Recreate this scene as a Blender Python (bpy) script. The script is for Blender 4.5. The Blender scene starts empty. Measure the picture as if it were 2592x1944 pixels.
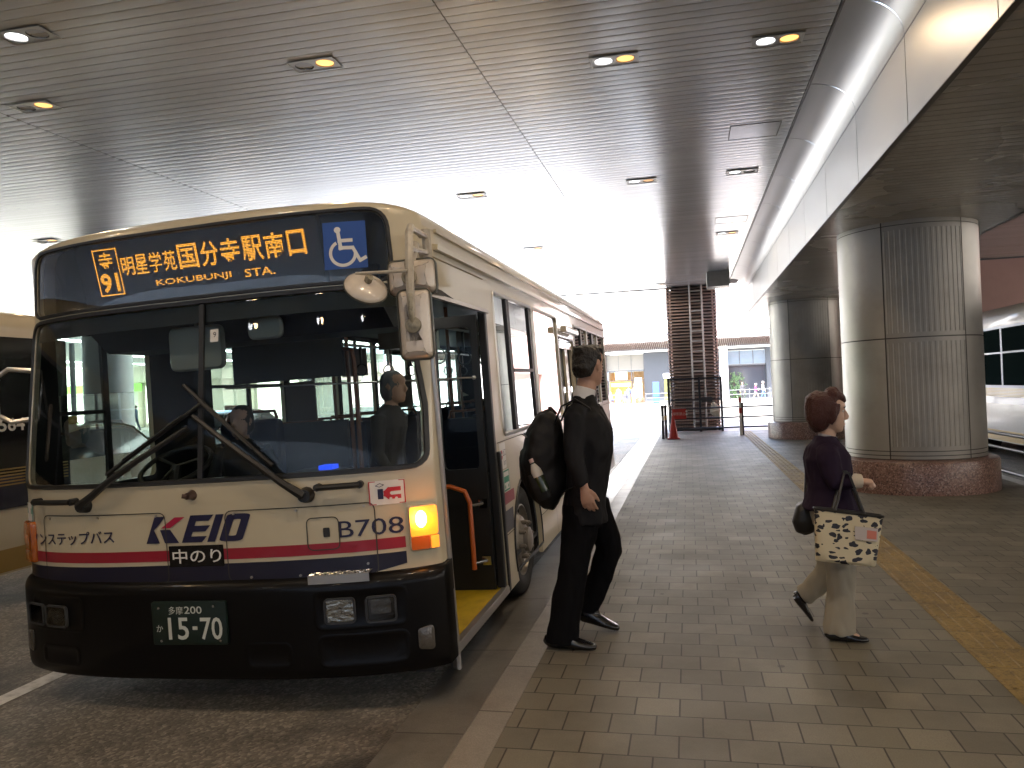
import bpy, bmesh, math, random
from mathutils import Vector, Matrix, Quaternion
from mathutils.geometry import delaunay_2d_cdt
from mathutils.bvhtree import BVHTree
R = math.radians
pi = math.pi
sc = bpy.context.scene
col = sc.collection
rnd = random.Random(7)

# ---------------------------------------------------------------- camera
cam_d = bpy.data.cameras.new('camera')
cam = bpy.data.objects.new('camera', cam_d)
col.objects.link(cam)
cam_d.sensor_width = 36.0
cam_d.lens = 36.0 * 2000 / 2592
cam_d.clip_start = 0.05
cam_d.clip_end = 1000
cam.matrix_world = Matrix(((0.97507203, 0.04097712, 0.21807202, 0.0),
                           (0.21811735, 0.00341571, -0.97591657, 0.0),
                           (-0.04073512, 0.99915425, -0.00560726, 1.66),
                           (0, 0, 0, 1)))
sc.camera = cam

# ---------------------------------------------------------------- light
SUN_EL, SUN_AZ = R(52), R(205)          # azimuth from +Y, clockwise: the sun stands behind the canopy
w = bpy.data.worlds.new('World')
sc.world = w
w.use_nodes = True
wn = w.node_tree
sky = wn.nodes.new('ShaderNodeTexSky')
sky.sky_type = 'NISHITA'
sky.sun_disc = False
sky.sun_elevation = SUN_EL
sky.sun_rotation = SUN_AZ
sky.air_density = 1.0
sky.dust_density = 3.0
bg = wn.nodes['Background']
bg.inputs['Strength'].default_value = 0.15
wn.links.new(sky.outputs[0], bg.inputs[0])
sun_d = bpy.data.lights.new('sun', 'SUN')
sun_d.energy = 2.6
sun_d.angle = R(0.6)
sun_d.color = (1.0, 0.97, 0.93)
sun = bpy.data.objects.new('sun', sun_d)
col.objects.link(sun)
sd = Vector((math.sin(SUN_AZ) * math.cos(SUN_EL), math.cos(SUN_AZ) * math.cos(SUN_EL), math.sin(SUN_EL)))
sun.rotation_euler = sd.to_track_quat('Z', 'Y').to_euler()
vs = sc.view_settings
vs.view_transform = 'Standard'
vs.look = 'None'
vs.exposure = 4.2
vs.gamma = 1.0
sc.cycles.max_bounces = 8
sc.cycles.transparent_max_bounces = 16
sc.cycles.sample_clamp_indirect = 4.0
sc.cycles.caustics_reflective = False
sc.cycles.caustics_refractive = False

# ---------------------------------------------------------------- materials
def srgb(r, g, b):
    f = lambda c: (c / 255 / 12.92) if c <= 10 else ((c / 255 + 0.055) / 1.055) ** 2.4
    return (f(r), f(g), f(b))

class NT:
    """small helper to wire node trees"""
    def __init__(s, m):
        s.t = m.node_tree; s.n = s.t.nodes; s.l = s.t.links
    def new(s, typ, **kw):
        nd = s.n.new(typ)
        for k, v in kw.items():
            if k.startswith('i_'):
                nd.inputs[k[2:].replace('_', ' ')].default_value = v
            elif k.startswith('x'):
                nd.inputs[int(k[1:])].default_value = v
            else:
                setattr(nd, k, v)
        return nd
    def link(s, a, b):
        s.l.new(a, b)
    def math(s, op, a, b=None, c=None):
        nd = s.n.new('ShaderNodeMath'); nd.operation = op
        for i, v in enumerate((a, b, c)):
            if v is None: continue
            if isinstance(v, (int, float)): nd.inputs[i].default_value = v
            else: s.l.new(v, nd.inputs[i])
        return nd.outputs[0]
    def mix(s, fac, a, b):
        nd = s.n.new('ShaderNodeMix'); nd.data_type = 'RGBA'
        for sock, v in ((nd.inputs[0], fac), (nd.inputs[6], a), (nd.inputs[7], b)):
            if isinstance(v, (int, float)): sock.default_value = v
            elif isinstance(v, tuple): sock.default_value = (v + (1,))[:4]
            else: s.l.new(v, sock)
        return nd.outputs[2]
    def ramp(s, fac, stops):
        nd = s.n.new('ShaderNodeValToRGB')
        el = nd.color_ramp.elements
        while len(el) < len(stops): el.new(0.5)
        for e, (p, c) in zip(el, stops):
            e.position = p; e.color = (c if isinstance(c, tuple) else (c, c, c)) + (1,)
        s.l.new(fac, nd.inputs[0])
        return nd.outputs[0]

MATS = {}
def mat(name, color=(.5, .5, .5), rough=.5, metal=0.0, spec=.5, coat=0.0, dirt=0.0, dscale=6.0, bump=0.0, bscale=60.0, emit=None, estr=0.0, rvar=0.0):
    """principled paint, metal, plastic; dirt mottles the colour, bump grains the surface"""
    if name in MATS: return MATS[name]
    m = bpy.data.materials.new(name); m.use_nodes = True
    k = NT(m); p = k.n['Principled BSDF']
    p.inputs['Base Color'].default_value = tuple(color) + (1,)
    p.inputs['Roughness'].default_value = rough
    p.inputs['Metallic'].default_value = metal
    p.inputs['Specular IOR Level'].default_value = spec
    p.inputs['Coat Weight'].default_value = coat
    p.inputs['Coat Roughness'].default_value = 0.06
    tc = None
    if dirt or bump or rvar:
        tc = k.new('ShaderNodeTexCoord')
    if dirt or rvar:
        nz = k.new('ShaderNodeTexNoise', i_Scale=dscale, i_Detail=6.0, i_Roughness=.62)
        k.link(tc.outputs['Object'], nz.inputs['Vector'])
        if dirt:
            dk = tuple(c * (1 - dirt) for c in color)
            lt = tuple(min(1, c * (1 + dirt * .5)) for c in color)
            c = k.ramp(nz.outputs[0], [(.32, dk), (.5, tuple(color)), (.7, lt)])
            k.link(c, p.inputs['Base Color'])
        if rvar:
            r_ = k.math('MULTIPLY_ADD', nz.outputs[0], rvar * 2, rough - rvar)
            k.link(r_, p.inputs['Roughness'])
    if bump:
        nb = k.new('ShaderNodeTexNoise', i_Scale=bscale, i_Detail=4.0)
        k.link(tc.outputs['Object'], nb.inputs['Vector'])
        b = k.new('ShaderNodeBump', i_Strength=bump, i_Distance=.01)
        k.link(nb.outputs[0], b.inputs['Height']); k.link(b.outputs[0], p.inputs['Normal'])
    if emit:
        p.inputs['Emission Color'].default_value = tuple(emit) + (1,)
        p.inputs['Emission Strength'].default_value = estr
    MATS[name] = m
    return m

def glass(name, tint=(.8, .9, .86), ior=1.45, rough=.0, boost=1.0):
    """thin window pane: tinted see-through plus a Fresnel mirror"""
    if name in MATS: return MATS[name]
    m = bpy.data.materials.new(name); m.use_nodes = True
    k = NT(m); k.n.remove(k.n['Principled BSDF'])
    out = k.n['Material Output']
    tr = k.new('ShaderNodeBsdfTransparent'); tr.inputs[0].default_value = tint + (1,)
    gl = k.new('ShaderNodeBsdfGlossy'); gl.inputs['Roughness'].default_value = rough
    fr = k.new('ShaderNodeFresnel'); fr.inputs['IOR'].default_value = ior
    f = k.math('MULTIPLY', fr.outputs[0], boost)
    mx = k.new('ShaderNodeMixShader')
    k.link(f, mx.inputs[0]); k.link(tr.outputs[0], mx.inputs[1]); k.link(gl.outputs[0], mx.inputs[2])
    k.link(mx.outputs[0], out.inputs[0])
    MATS[name] = m
    return m

# ---------------------------------------------------------------- mesh builder
class MB:
    def __init__(s):
        s.v = []; s.f = []; s.m = []
    def add(s, vs, fs, m=0):
        o = len(s.v)
        s.v += [tuple(p) for p in vs]
        s.f += [tuple(o + i for i in f) for f in fs]
        s.m += [m] * len(fs)
        return s
    def box(s, x0, x1, y0, y1, z0, z1, m=0):
        vs = [(x, y, z) for x in (x0, x1) for y in (y0, y1) for z in (z0, z1)]
        return s.add(vs, [(0, 1, 3, 2), (4, 6, 7, 5), (0, 4, 5, 1), (2, 3, 7, 6), (0, 2, 6, 4), (1, 5, 7, 3)], m)
    def quad(s, a, b, c, d, m=0):
        return s.add([a, b, c, d], [(0, 1, 2, 3)], m)
    def prism(s, poly, axis, a, b, m=0):
        """extrude a 2-D polygon along an axis"""
        def P(p, t):
            if axis == 'x': return (t, p[0], p[1])
            if axis == 'y': return (p[0], t, p[1])
            return (p[0], p[1], t)
        n = len(poly)
        vs = [P(p, a) for p in poly] + [P(p, b) for p in poly]
        fs = [tuple(range(n)), tuple(range(2 * n - 1, n - 1, -1))]
        fs += [(i, (i + 1) % n, n + (i + 1) % n, n + i) for i in range(n)]
        return s.add(vs, fs, m)
    def rbox(s, x0, x1, y0, y1, z0, z1, r, m=0, axis='y', n=4):
        """box whose four edges along the axis are rounded, the end edges chamfered"""
        lo = {'x': (y0, z0), 'y': (x0, z0), 'z': (x0, y0)}[axis]
        hi = {'x': (y1, z1), 'y': (x1, z1), 'z': (x1, y1)}[axis]
        a, b = {'x': (x0, x1), 'y': (y0, y1), 'z': (z0, z1)}[axis]
        c = min(r * .35, (b - a) * .3)
        rings = []
        for t, ins in ((a, c), (a + c, 0), (b - c, 0), (b, c)):
            pl = rrect(lo[0] + ins, lo[1] + ins, hi[0] - ins, hi[1] - ins, max(r - ins, .0005), n)
            rings.append([(t, p[0], p[1]) if axis == 'x' else (p[0], t, p[1]) if axis == 'y' else (p[0], p[1], t) for p in pl])
        return s.rings(rings, m)
    def rings(s, rings, m=0, cap=True, loop=True):
        n = len(rings[0]); o = []
        vs = [p for r in rings for p in r]
        fs = []
        for j in range(len(rings) - 1):
            for i in range(n if loop else n - 1):
                k = (i + 1) % n
                fs.append((j * n + i, j * n + k, (j + 1) * n + k, (j + 1) * n + i))
        if cap:
            fs.append(tuple(range(n)))
            fs.append(tuple((len(rings) - 1) * n + i for i in reversed(range(n))))
        return s.add(vs, fs, m)
    def tube(s, pts, r, n=8, m=0, cap=True):
        pts = [Vector(p) for p in pts]
        rr = r if isinstance(r, (list, tuple)) else [r] * len(pts)
        rings = []
        t0 = (pts[1] - pts[0]).normalized()
        up = Vector((0, 0, 1)) if abs(t0.z) < .9 else Vector((1, 0, 0))
        u = t0.cross(up).normalized()
        for i, p in enumerate(pts):
            if i == 0: t = pts[1] - pts[0]
            elif i == len(pts) - 1: t = pts[-1] - pts[-2]
            else: t = (pts[i + 1] - p).normalized() + (p - pts[i - 1]).normalized()
            t.normalize()
            u = (u - t * u.dot(t)).normalized()
            v = t.cross(u)
            rings.append([tuple(p + (u * math.cos(2 * pi * k / n) + v * math.sin(2 * pi * k / n)) * rr[i]) for k in range(n)])
        return s.rings(rings, m, cap)
    def loft(s, secs, side, n=16, m=0, e=2.0):
        """closed tube through sections (point, rx, ry); rx lies along the side vector"""
        pts = [Vector(q[0]) for q in secs]
        side = Vector(side)
        rings = []
        for i, (p, rx, ry) in enumerate(secs):
            p = Vector(p)
            if i == 0: t = pts[1] - pts[0]
            elif i == len(pts) - 1: t = pts[-1] - pts[-2]
            else: t = pts[i + 1] - pts[i - 1]
            t.normalize()
            u = (side - t * side.dot(t)).normalized()
            v = t.cross(u)
            ring = []
            for k in range(n):
                a = 2 * pi * k / n
                c, d = math.cos(a), math.sin(a)
                c = math.copysign(abs(c) ** (2 / e), c); d = math.copysign(abs(d) ** (2 / e), d)
                ring.append(tuple(p + u * rx * c + v * ry * d))
            rings.append(ring)
        return s.rings(rings, m)
    def ball(s, c, rx, ry, rz, n=12, m=0):
        c = Vector(c); rings = []
        for j in range(1, n):
            a = pi * j / n
            rings.append([(c.x + rx * math.sin(a) * math.cos(2 * pi * k / n), c.y + ry * math.sin(a) * math.sin(2 * pi * k / n), c.z - rz * math.cos(a)) for k in range(n)])
        return s.rings(rings, m)
    def lathe(s, prof, c=(0, 0, 0), n=32, m=0, axis='z', cap=False):
        rings = []
        for r, h in prof:
            ring = []
            for k in range(n):
                a = 2 * pi * k / n
                x, y = r * math.cos(a), r * math.sin(a)
                q = (x, y, h) if axis == 'z' else (x, h, y) if axis == 'y' else (h, x, y)
                ring.append((c[0] + q[0], c[1] + q[1], c[2] + q[2]))
            rings.append(ring)
        return s.rings(rings, m, cap)
    def patch(s, outline, holes, fn, us=(), ws=(), m=0):
        """2-D polygon with holes, filled with interior points, mapped to 3-D by fn(u, w)"""
        vs = []; es = []
        for lp in [outline] + list(holes):
            o = len(vs); vs += [Vector((p[0], p[1])) for p in lp]
            es += [(o + i, o + (i + 1) % len(lp)) for i in range(len(lp))]
        for a in us:
            for b in ws:
                if inside((a, b), outline, 1e-3) and not any(inside((a, b), h, -1e-3) for h in holes):
                    vs.append(Vector((a, b)))
        r = delaunay_2d_cdt(vs, es, [], 0, 1e-6)
        V, F = r[0], r[2]
        fs = []
        for f in F:
            c = (sum(V[i].x for i in f) / len(f), sum(V[i].y for i in f) / len(f))
            if inside(c, outline, 0) and not any(inside(c, h, 0) for h in holes):
                fs.append(tuple(f))
        used = sorted({i for f in fs for i in f}); mp = {i: j for j, i in enumerate(used)}
        return s.add([fn(V[i].x, V[i].y) for i in used], [tuple(mp[i] for i in f) for f in fs], m)
    def moved(s, mtx):
        s.v = [tuple(mtx @ Vector(p)) for p in s.v]
        return s
    def build(s, name, mats, parent=None, ang=35, solid=0.0, bevel=0.0, merge=True, flip=None, inner=0):
        me = bpy.data.meshes.new(name)
        me.from_pydata(s.v, [], s.f)
        if not isinstance(mats, (list, tuple)): mats = [mats]
        for q in mats: me.materials.append(q)
        me.polygons.foreach_set('material_index', s.m)
        bm = bmesh.new(); bm.from_mesh(me)
        if merge: bmesh.ops.remove_doubles(bm, verts=bm.verts, dist=.0004)
        bmesh.ops.recalc_face_normals(bm, faces=bm.faces)
        if flip: bmesh.ops.reverse_faces(bm, faces=bm.faces)
        bm.to_mesh(me); bm.free()
        if ang:
            me.shade_smooth()
            me.set_sharp_from_angle(angle=R(ang))
        ob = bpy.data.objects.new(name, me)
        col.objects.link(ob)
        if parent: ob.parent = parent
        if bevel:
            b = ob.modifiers.new('edge', 'BEVEL'); b.width = bevel; b.segments = 2; b.limit_method = 'ANGLE'; b.angle_limit = R(40)
        if solid:
            d = ob.modifiers.new('thick', 'SOLIDIFY'); d.thickness = solid; d.offset = -1; d.use_even_offset = False
            es = ob.modifiers.new('split', 'EDGE_SPLIT'); es.split_angle = R(40)
            if inner: d.material_offset = inner; d.material_offset_rim = 0
        return ob

def inside(p, poly, tol):
    x, y = p; c = False; n = len(poly)
    for i in range(n):
        x1, y1 = poly[i][0], poly[i][1]; x2, y2 = poly[i - 1][0], poly[i - 1][1]
        if (y1 > y) != (y2 > y) and x < (x2 - x1) * (y - y1) / (y2 - y1) + x1: c = not c
    if tol:
        dm = 9.0
        for i in range(n):
            a = Vector(poly[i][:2]); b = Vector(poly[i - 1][:2]); q = Vector(p)
            ab = b - a; L = ab.length_squared
            t = 0 if L == 0 else max(0, min(1, (q - a).dot(ab) / L))
            dm = min(dm, (q - a - ab * t).length)
        if tol > 0: return c and dm > tol * 8
        return c or dm < -tol * 8
    return c

def rpoly(pts, r, n=5):
    """polygon with rounded corners; r is one radius or one per corner"""
    out = []; N = len(pts)
    for i in range(N):
        p = Vector(pts[i]); a = Vector(pts[i - 1]); b = Vector(pts[(i + 1) % N])
        rr = r[i] if isinstance(r, (list, tuple)) else r
        da = (a - p).normalized(); db = (b - p).normalized()
        if rr <= 0: out.append(tuple(p)); continue
        ang = da.angle(db); d = min(rr / math.tan(ang / 2), (a - p).length * .49, (b - p).length * .49)
        s_ = p + da * d; e_ = p + db * d
        for k in range(n + 1):
            t = k / n
            out.append(tuple(s_ * (1 - t) ** 2 + p * 2 * t * (1 - t) + e_ * t * t))
    return out
def rrect(x0, y0, x1, y1, r, n=5):
    return rpoly([(x0, y0), (x1, y0), (x1, y1), (x0, y1)], r, n)
def dense(poly, step):
    out = []
    for i in range(len(poly)):
        a = Vector(poly[i]); b = Vector(poly[(i + 1) % len(poly)])
        n = max(1, int((b - a).length / step))
        out += [tuple(a.lerp(b, k / n)) for k in range(n)]
    return out
def grow(poly, d):
    """offset a convex-ish polygon outwards"""
    n = len(poly); out = []
    ar = sum(poly[i - 1][0] * poly[i][1] - poly[i][0] * poly[i - 1][1] for i in range(n))
    sgn = 1 if ar > 0 else -1
    for i in range(n):
        a = Vector(poly[i - 1]); p = Vector(poly[i]); b = Vector(poly[(i + 1) % n])
        t = ((p - a).normalized() + (b - p).normalized())
        t = t.normalized() if t.length > 1e-6 else (b - p).normalized()
        out.append((p.x + t.y * d * sgn, p.y - t.x * d * sgn))
    return out

def frange(a, b, st):
    n = max(1, int(round((b - a) / st)))
    return [a + (b - a) * i / n for i in range(n + 1)]

_txt = {}
def text2d(s, box, shear=0.0, bold=0.0):
    """flat outline of a word, stretched into box (x0, y0, x1, y1): returns verts, faces"""
    key = (s, shear, bold)
    if key not in _txt:
        c = bpy.data.curves.new('t', 'FONT'); c.body = s; c.size = 1.0; c.resolution_u = 3; c.fill_mode = 'FRONT'; c.shear = shear; c.offset = bold
        o = bpy.data.objects.new('t', c); col.objects.link(o)
        dg = bpy.context.evaluated_depsgraph_get(); dg.update()
        me = bpy.data.meshes.new_from_object(o.evaluated_get(dg))
        _txt[key] = ([(v.co.x, v.co.y) for v in me.vertices], [tuple(p.vertices) for p in me.polygons])
        bpy.data.objects.remove(o); bpy.data.curves.remove(c); bpy.data.meshes.remove(me)
    vs, fs = _txt[key]
    xs = [p[0] for p in vs]; ys = [p[1] for p in vs]
    ax, bx, ay, by = min(xs), max(xs), min(ys), max(ys)
    x0, y0, x1, y1 = box
    return [(x0 + (p[0] - ax) / (bx - ax) * (x1 - x0), y0 + (p[1] - ay) / max(1e-6, by - ay) * (y1 - y0)) for p in vs], fs
def put_text(mb, s, box, fn, m=0, shear=0.0, bold=0.0):
    vs, fs = text2d(s, box, shear, bold)
    mb.add([fn(*p) for p in vs], fs, m)
def stroke(pts, wd):
    """thick polyline as quads: list of 4-corner polygons"""
    out = []
    for a, b in zip(pts, pts[1:]):
        a = Vector(a); b = Vector(b); d = (b - a).normalized(); n_ = Vector((-d.y, d.x)) * wd / 2; e = d * wd * .35
        out.append([tuple(a - e + n_), tuple(a - e - n_), tuple(b + e - n_), tuple(b + e + n_)])
    return out
def disc2(cx, cy, rx, ry=None, n=20, a0=0, a1=2 * pi):
    ry = ry or rx
    return [(cx + rx * math.cos(a0 + (a1 - a0) * k / n), cy + ry * math.sin(a0 + (a1 - a0) * k / n)) for k in range(n)]

# ---------------------------------------------------------------- scene-tree helpers
def empty(name, label, cat, loc=(0, 0, 0), rz=0.0, group=None):
    o = bpy.data.objects.new(name, None); col.objects.link(o)
    o.empty_display_size = .2
    o.location = loc; o.rotation_euler = (0, 0, rz)
    return tag(o, label, cat, group)
def tag(o, label=None, cat=None, group=None, kind=None):
    if label: o['label'] = label
    if cat: o['category'] = cat
    if group: o['group'] = group
    if kind: o['kind'] = kind
    return o
def copy_tree(o, parent=None):
    c = o.copy(); col.objects.link(c); c.parent = parent
    for ch in list(o.children): copy_tree(ch, c)
    return c
# ================================================================ ground
def paver_mat():
    m = bpy.data.materials.new('pavers'); m.use_nodes = True
    k = NT(m); p = k.n['Principled BSDF']
    tc = k.new('ShaderNodeTexCoord')
    br = k.new('ShaderNodeTexBrick', offset=.5, squash=1.0)
    br.inputs['Scale'].default_value = 1.0
    br.inputs['Brick Width'].default_value = .206
    br.inputs['Row Height'].default_value = .206
    br.inputs['Mortar Size'].default_value = .0045
    br.inputs['Mortar Smooth'].default_value = .35
    br.inputs['Color1'].default_value = (0, 0, 0, 1); br.inputs['Color2'].default_value = (1, 1, 1, 1)
    br.inputs['Mortar'].default_value = (.5, .5, .5, 1)
    k.link(tc.outputs['Object'], br.inputs['Vector'])
    tone = k.ramp(br.outputs['Color'], [(0, (.145, .136, .104)), (.4, (.175, .164, .124)), (.75, (.195, .183, .139)), (1, (.232, .217, .166))])
    n1 = k.new('ShaderNodeTexNoise', i_Scale=2.2, i_Detail=5.0); k.link(tc.outputs['Object'], n1.inputs['Vector'])
    n2 = k.new('ShaderNodeTexNoise', i_Scale=190.0, i_Detail=3.0); k.link(tc.outputs['Object'], n2.inputs['Vector'])
    c = k.mix(k.math('MULTIPLY', k.ramp(n1.outputs[0], [(.35, 0.0), (.7, 1.0)]), .35), tone, (.11, .1, .085))
    c = k.mix(k.ramp(n2.outputs[0], [(.35, .35), (.65, 0.0)]), c, (.08, .07, .06))
    n3 = k.new('ShaderNodeTexNoise', i_Scale=.55, i_Detail=7.0, i_Roughness=.7); k.link(tc.outputs['Object'], n3.inputs['Vector'])
    c = k.mix(k.ramp(n3.outputs[0], [(.46, 0.0), (.68, .55)]), c, (.075, .067, .052))
    gv = k.new('ShaderNodeTexVoronoi', i_Scale=1.7); k.link(tc.outputs['Object'], gv.inputs['Vector'])
    c = k.mix(k.math('MULTIPLY', k.math('LESS_THAN', k.math('ADD', gv.outputs['Distance'], k.math('MULTIPLY', n2.outputs[0], .02)), .045), .7), c, (.03, .028, .025))
    c = k.mix(br.outputs['Fac'], c, (.035, .031, .025))
    k.link(c, p.inputs['Base Color'])
    p.inputs['Roughness'].default_value = .62
    k.link(k.math('MULTIPLY_ADD', n1.outputs[0], .3, .45), p.inputs['Roughness'])
    h = k.math('SUBTRACT', k.math('MULTIPLY', n2.outputs[0], .25), k.math('MULTIPLY', br.outputs['Fac'], 1.0))
    b = k.new('ShaderNodeBump', i_Strength=.55, i_Distance=.004); k.link(h, b.inputs['Height']); k.link(b.outputs[0], p.inputs['Normal'])
    return m

def asphalt_mat():
    m = bpy.data.materials.new('asphalt'); m.use_nodes = True
    k = NT(m); p = k.n['Principled BSDF']
    tc = k.new('ShaderNodeTexCoord')
    v = k.new('ShaderNodeTexVoronoi', i_Scale=62.0); k.link(tc.outputs['Object'], v.inputs['Vector'])
    n1 = k.new('ShaderNodeTexNoise', i_Scale=1.1, i_Detail=6.0, i_Roughness=.65); k.link(tc.outputs['Object'], n1.inputs['Vector'])
    n2 = k.new('ShaderNodeTexNoise', i_Scale=240.0, i_Detail=2.0); k.link(tc.outputs['Object'], n2.inputs['Vector'])
    c = k.ramp(v.outputs['Color'], [(.1, (.1, .09, .076)), (.6, (.185, .168, .142)), (.95, (.36, .325, .27))])
    c = k.mix(k.ramp(n1.outputs[0], [(.47, 0.0), (.64, .88)]), c, (.03, .028, .026))
    k.link(c, p.inputs['Base Color'])
    k.link(k.math('MULTIPLY_ADD', n1.outputs[0], -.35, .72), p.inputs['Roughness'])
    h = k.math('ADD', k.math('MULTIPLY', v.outputs['Distance'], -.8), k.math('MULTIPLY', n2.outputs[0], .5))
    b = k.new('ShaderNodeBump', i_Strength=.8, i_Distance=.006); k.link(h, b.inputs['Height']); k.link(b.outputs[0], p.inputs['Normal'])
    return m

def stone_mat(name, colr, joint, axis_scale=(1, 1, 1), rough=.6, spots=0.0):
    """stone or concrete laid in lengths along Y with a dark joint between them"""
    m = bpy.data.materials.new(name); m.use_nodes = True
    k = NT(m); p = k.n['Principled BSDF']
    tc = k.new('ShaderNodeTexCoord')
    sp = k.new('ShaderNodeSeparateXYZ'); k.link(tc.outputs['Object'], sp.inputs[0])
    fr = k.math('FRACT', k.math('DIVIDE', sp.outputs[1], joint))
    jn = k.math('LESS_THAN', fr, .012 / joint)
    n1 = k.new('ShaderNodeTexNoise', i_Scale=3.0, i_Detail=6.0, i_Roughness=.7); k.link(tc.outputs['Object'], n1.inputs['Vector'])
    n2 = k.new('ShaderNodeTexNoise', i_Scale=160.0, i_Detail=2.0); k.link(tc.outputs['Object'], n2.inputs['Vector'])
    c = k.ramp(n1.outputs[0], [(.3, tuple(x * .6 for x in colr)), (.5, colr), (.75, tuple(x * 1.25 for x in colr))])
    c = k.mix(k.ramp(n2.outputs[0], [(.4, .4), (.6, 0.0)]), c, tuple(x * .45 for x in colr))
    c = k.mix(jn, c, tuple(x * .25 for x in colr))
    k.link(c, p.inputs['Base Color']); p.inputs['Roughness'].default_value = rough
    b = k.new('ShaderNodeBump', i_Strength=.4, i_Distance=.003)
    k.link(k.math('SUBTRACT', k.math('MULTIPLY', n2.outputs[0], .4), jn), b.inputs['Height']); k.link(b.outputs[0], p.inputs['Normal'])
    return m

M_asph = asphalt_mat()
M_pave = paver_mat()
M_kerb = stone_mat('kerb_stone', (.25, .235, .21), .61, rough=.42)
M_gutter = stone_mat('gutter_concrete', (.2, .19, .17), 1.22, rough=.3)
M_white_line = mat('road_paint', (.62, .62, .6), .6, dirt=.35, dscale=14)
M_conc = mat('concrete', (.42, .41, .39), .75, dirt=.2, dscale=2)

def road_z(x, y):
    z = -.0316 * max(0, min(-1.06 - x, 2.85)) if x < -1.06 else (-.0316 * max(0, min(x - 4.4, 2.0)) if x > 4.4 else 0)
    z -= .0066 * max(0, min(y - 25, 45))
    return z
g = MB()
xs = [-300, -120, -60, -30, -15, -8, -5, -3.91, -3, -2, -1.06, .5, 2, 4.4, 6.4, 9, 15, 30, 60, 120, 300]
ys = [-120, -40, -10, 0, 5, 10, 20, 25, 30, 40, 50, 60, 70, 90, 140, 400]
g.add([(x, y, road_z(x, y)) for y in ys for x in xs],
      [(j * len(xs) + i, j * len(xs) + i + 1, (j + 1) * len(xs) + i + 1, (j + 1) * len(xs) + i) for j in range(len(ys) - 1) for i in range(len(xs) - 1)])
road = tag(g.build('road', M_asph, ang=0), kind='structure')

s = MB()
s.prism([(-.88, 0), (-.88, .12), (4.22, .12), (4.22, 0)], 'y', -30, 24.55)
tag(s.build('pavement', M_pave), kind='structure')
s = MB()
s.prism([(-1.06, -.02), (-1.06, .105), (-1.045, .12), (-.882, .12), (-.882, -.02)], 'y', -30, 24.55)
s.prism([(4.222, -.02), (4.222, .12), (4.385, .12), (4.4, .105), (4.4, -.02)], 'y', -30, 24.55)
tag(s.build('kerb', M_kerb), kind='structure')
s = MB()
def gz(x): return road_z(x, 0) + .004
s.quad((-1.48, -30, gz(-1.48)), (-1.062, -30, gz(-1.062)), (-1.062, 25, gz(-1.062)), (-1.48, 25, gz(-1.48)))
s.quad((-1.48, 25, gz(-1.48)), (-1.062, 25, gz(-1.062)), (-1.062, 70, gz(-1.062) - .297), (-1.48, 70, gz(-1.48) - .297))
tag(s.build('gutter', M_gutter), kind='structure')
s = MB()
s.box(-1.06, 4.4, 24.55, 30, -.3, .112)
tag(s.build('island_end', M_conc), kind='structure')
s = MB()
for y0, y1 in ((25.2, 70.4),):
    yy = [25.2, 40, 55, 70.4]
    for a, b in zip(yy, yy[1:]):
        s.quad((-120, a, road_z(-5, a) + .006), (120, a, road_z(-5, a) + .006), (120, b, road_z(-5, b) + .006), (-120, b, road_z(-5, b) + .006))
tag(s.build('street', stone_mat('street_concrete', (.45, .44, .41), 4.0), ang=0), kind='structure')
# tactile strip: yellow blocks with raised bars, one sheet
M_tact = bpy.data.materials.new('tactile_yellow'); M_tact.use_nodes = True
k = NT(M_tact); p_ = k.n['Principled BSDF']
tc = k.new('ShaderNodeTexCoord')
sp = k.new('ShaderNodeSeparateXYZ'); k.link(tc.outputs['Object'], sp.inputs[0])
jn = k.math('LESS_THAN', k.math('FRACT', k.math('DIVIDE', sp.outputs[1], .3)), .02)
n1 = k.new('ShaderNodeTexNoise', i_Scale=3.5, i_Detail=8.0, i_Roughness=.7); k.link(tc.outputs['Object'], n1.inputs['Vector'])
c_ = k.ramp(n1.outputs[0], [(.3, (.13, .085, .03)), (.5, (.23, .158, .05)), (.72, (.3, .21, .065))])
c_ = k.mix(jn, c_, (.1, .07, .03))
n4 = k.new('ShaderNodeTexNoise', i_Scale=45.0, i_Detail=5.0, i_Roughness=.7); k.link(tc.outputs['Object'], n4.inputs['Vector'])
c_ = k.mix(k.ramp(n4.outputs[0], [(.5, 0.0), (.66, .7)]), c_, (.07, .05, .025))
k.link(c_, p_.inputs['Base Color']); p_.inputs['Roughness'].default_value = .7
s = MB()
s.box(1.43, 1.73, -30, 24.4, .1195, .124)
for i in range(4):
    x = 1.43 + .0375 + i * .075
    for j in range(181):
        s.prism([(x - .017, .1239), (x - .011, .129), (x + .011, .129), (x + .017, .1239)], 'y', -30 + j * .3 + .014, -30 + j * .3 + .286)
tag(s.build('tactile_paving', M_tact, ang=0, merge=False), kind='structure')
s = MB()
for x0 in (-4.17, -9.9):
    s.quad((x0, -20, -.086), (x0 + .13, -20, -.086), (x0 + .13, 24, -.086), (x0, 24, -.086))
tag(s.build('lane_line', M_white_line, ang=0), kind='structure')

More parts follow.
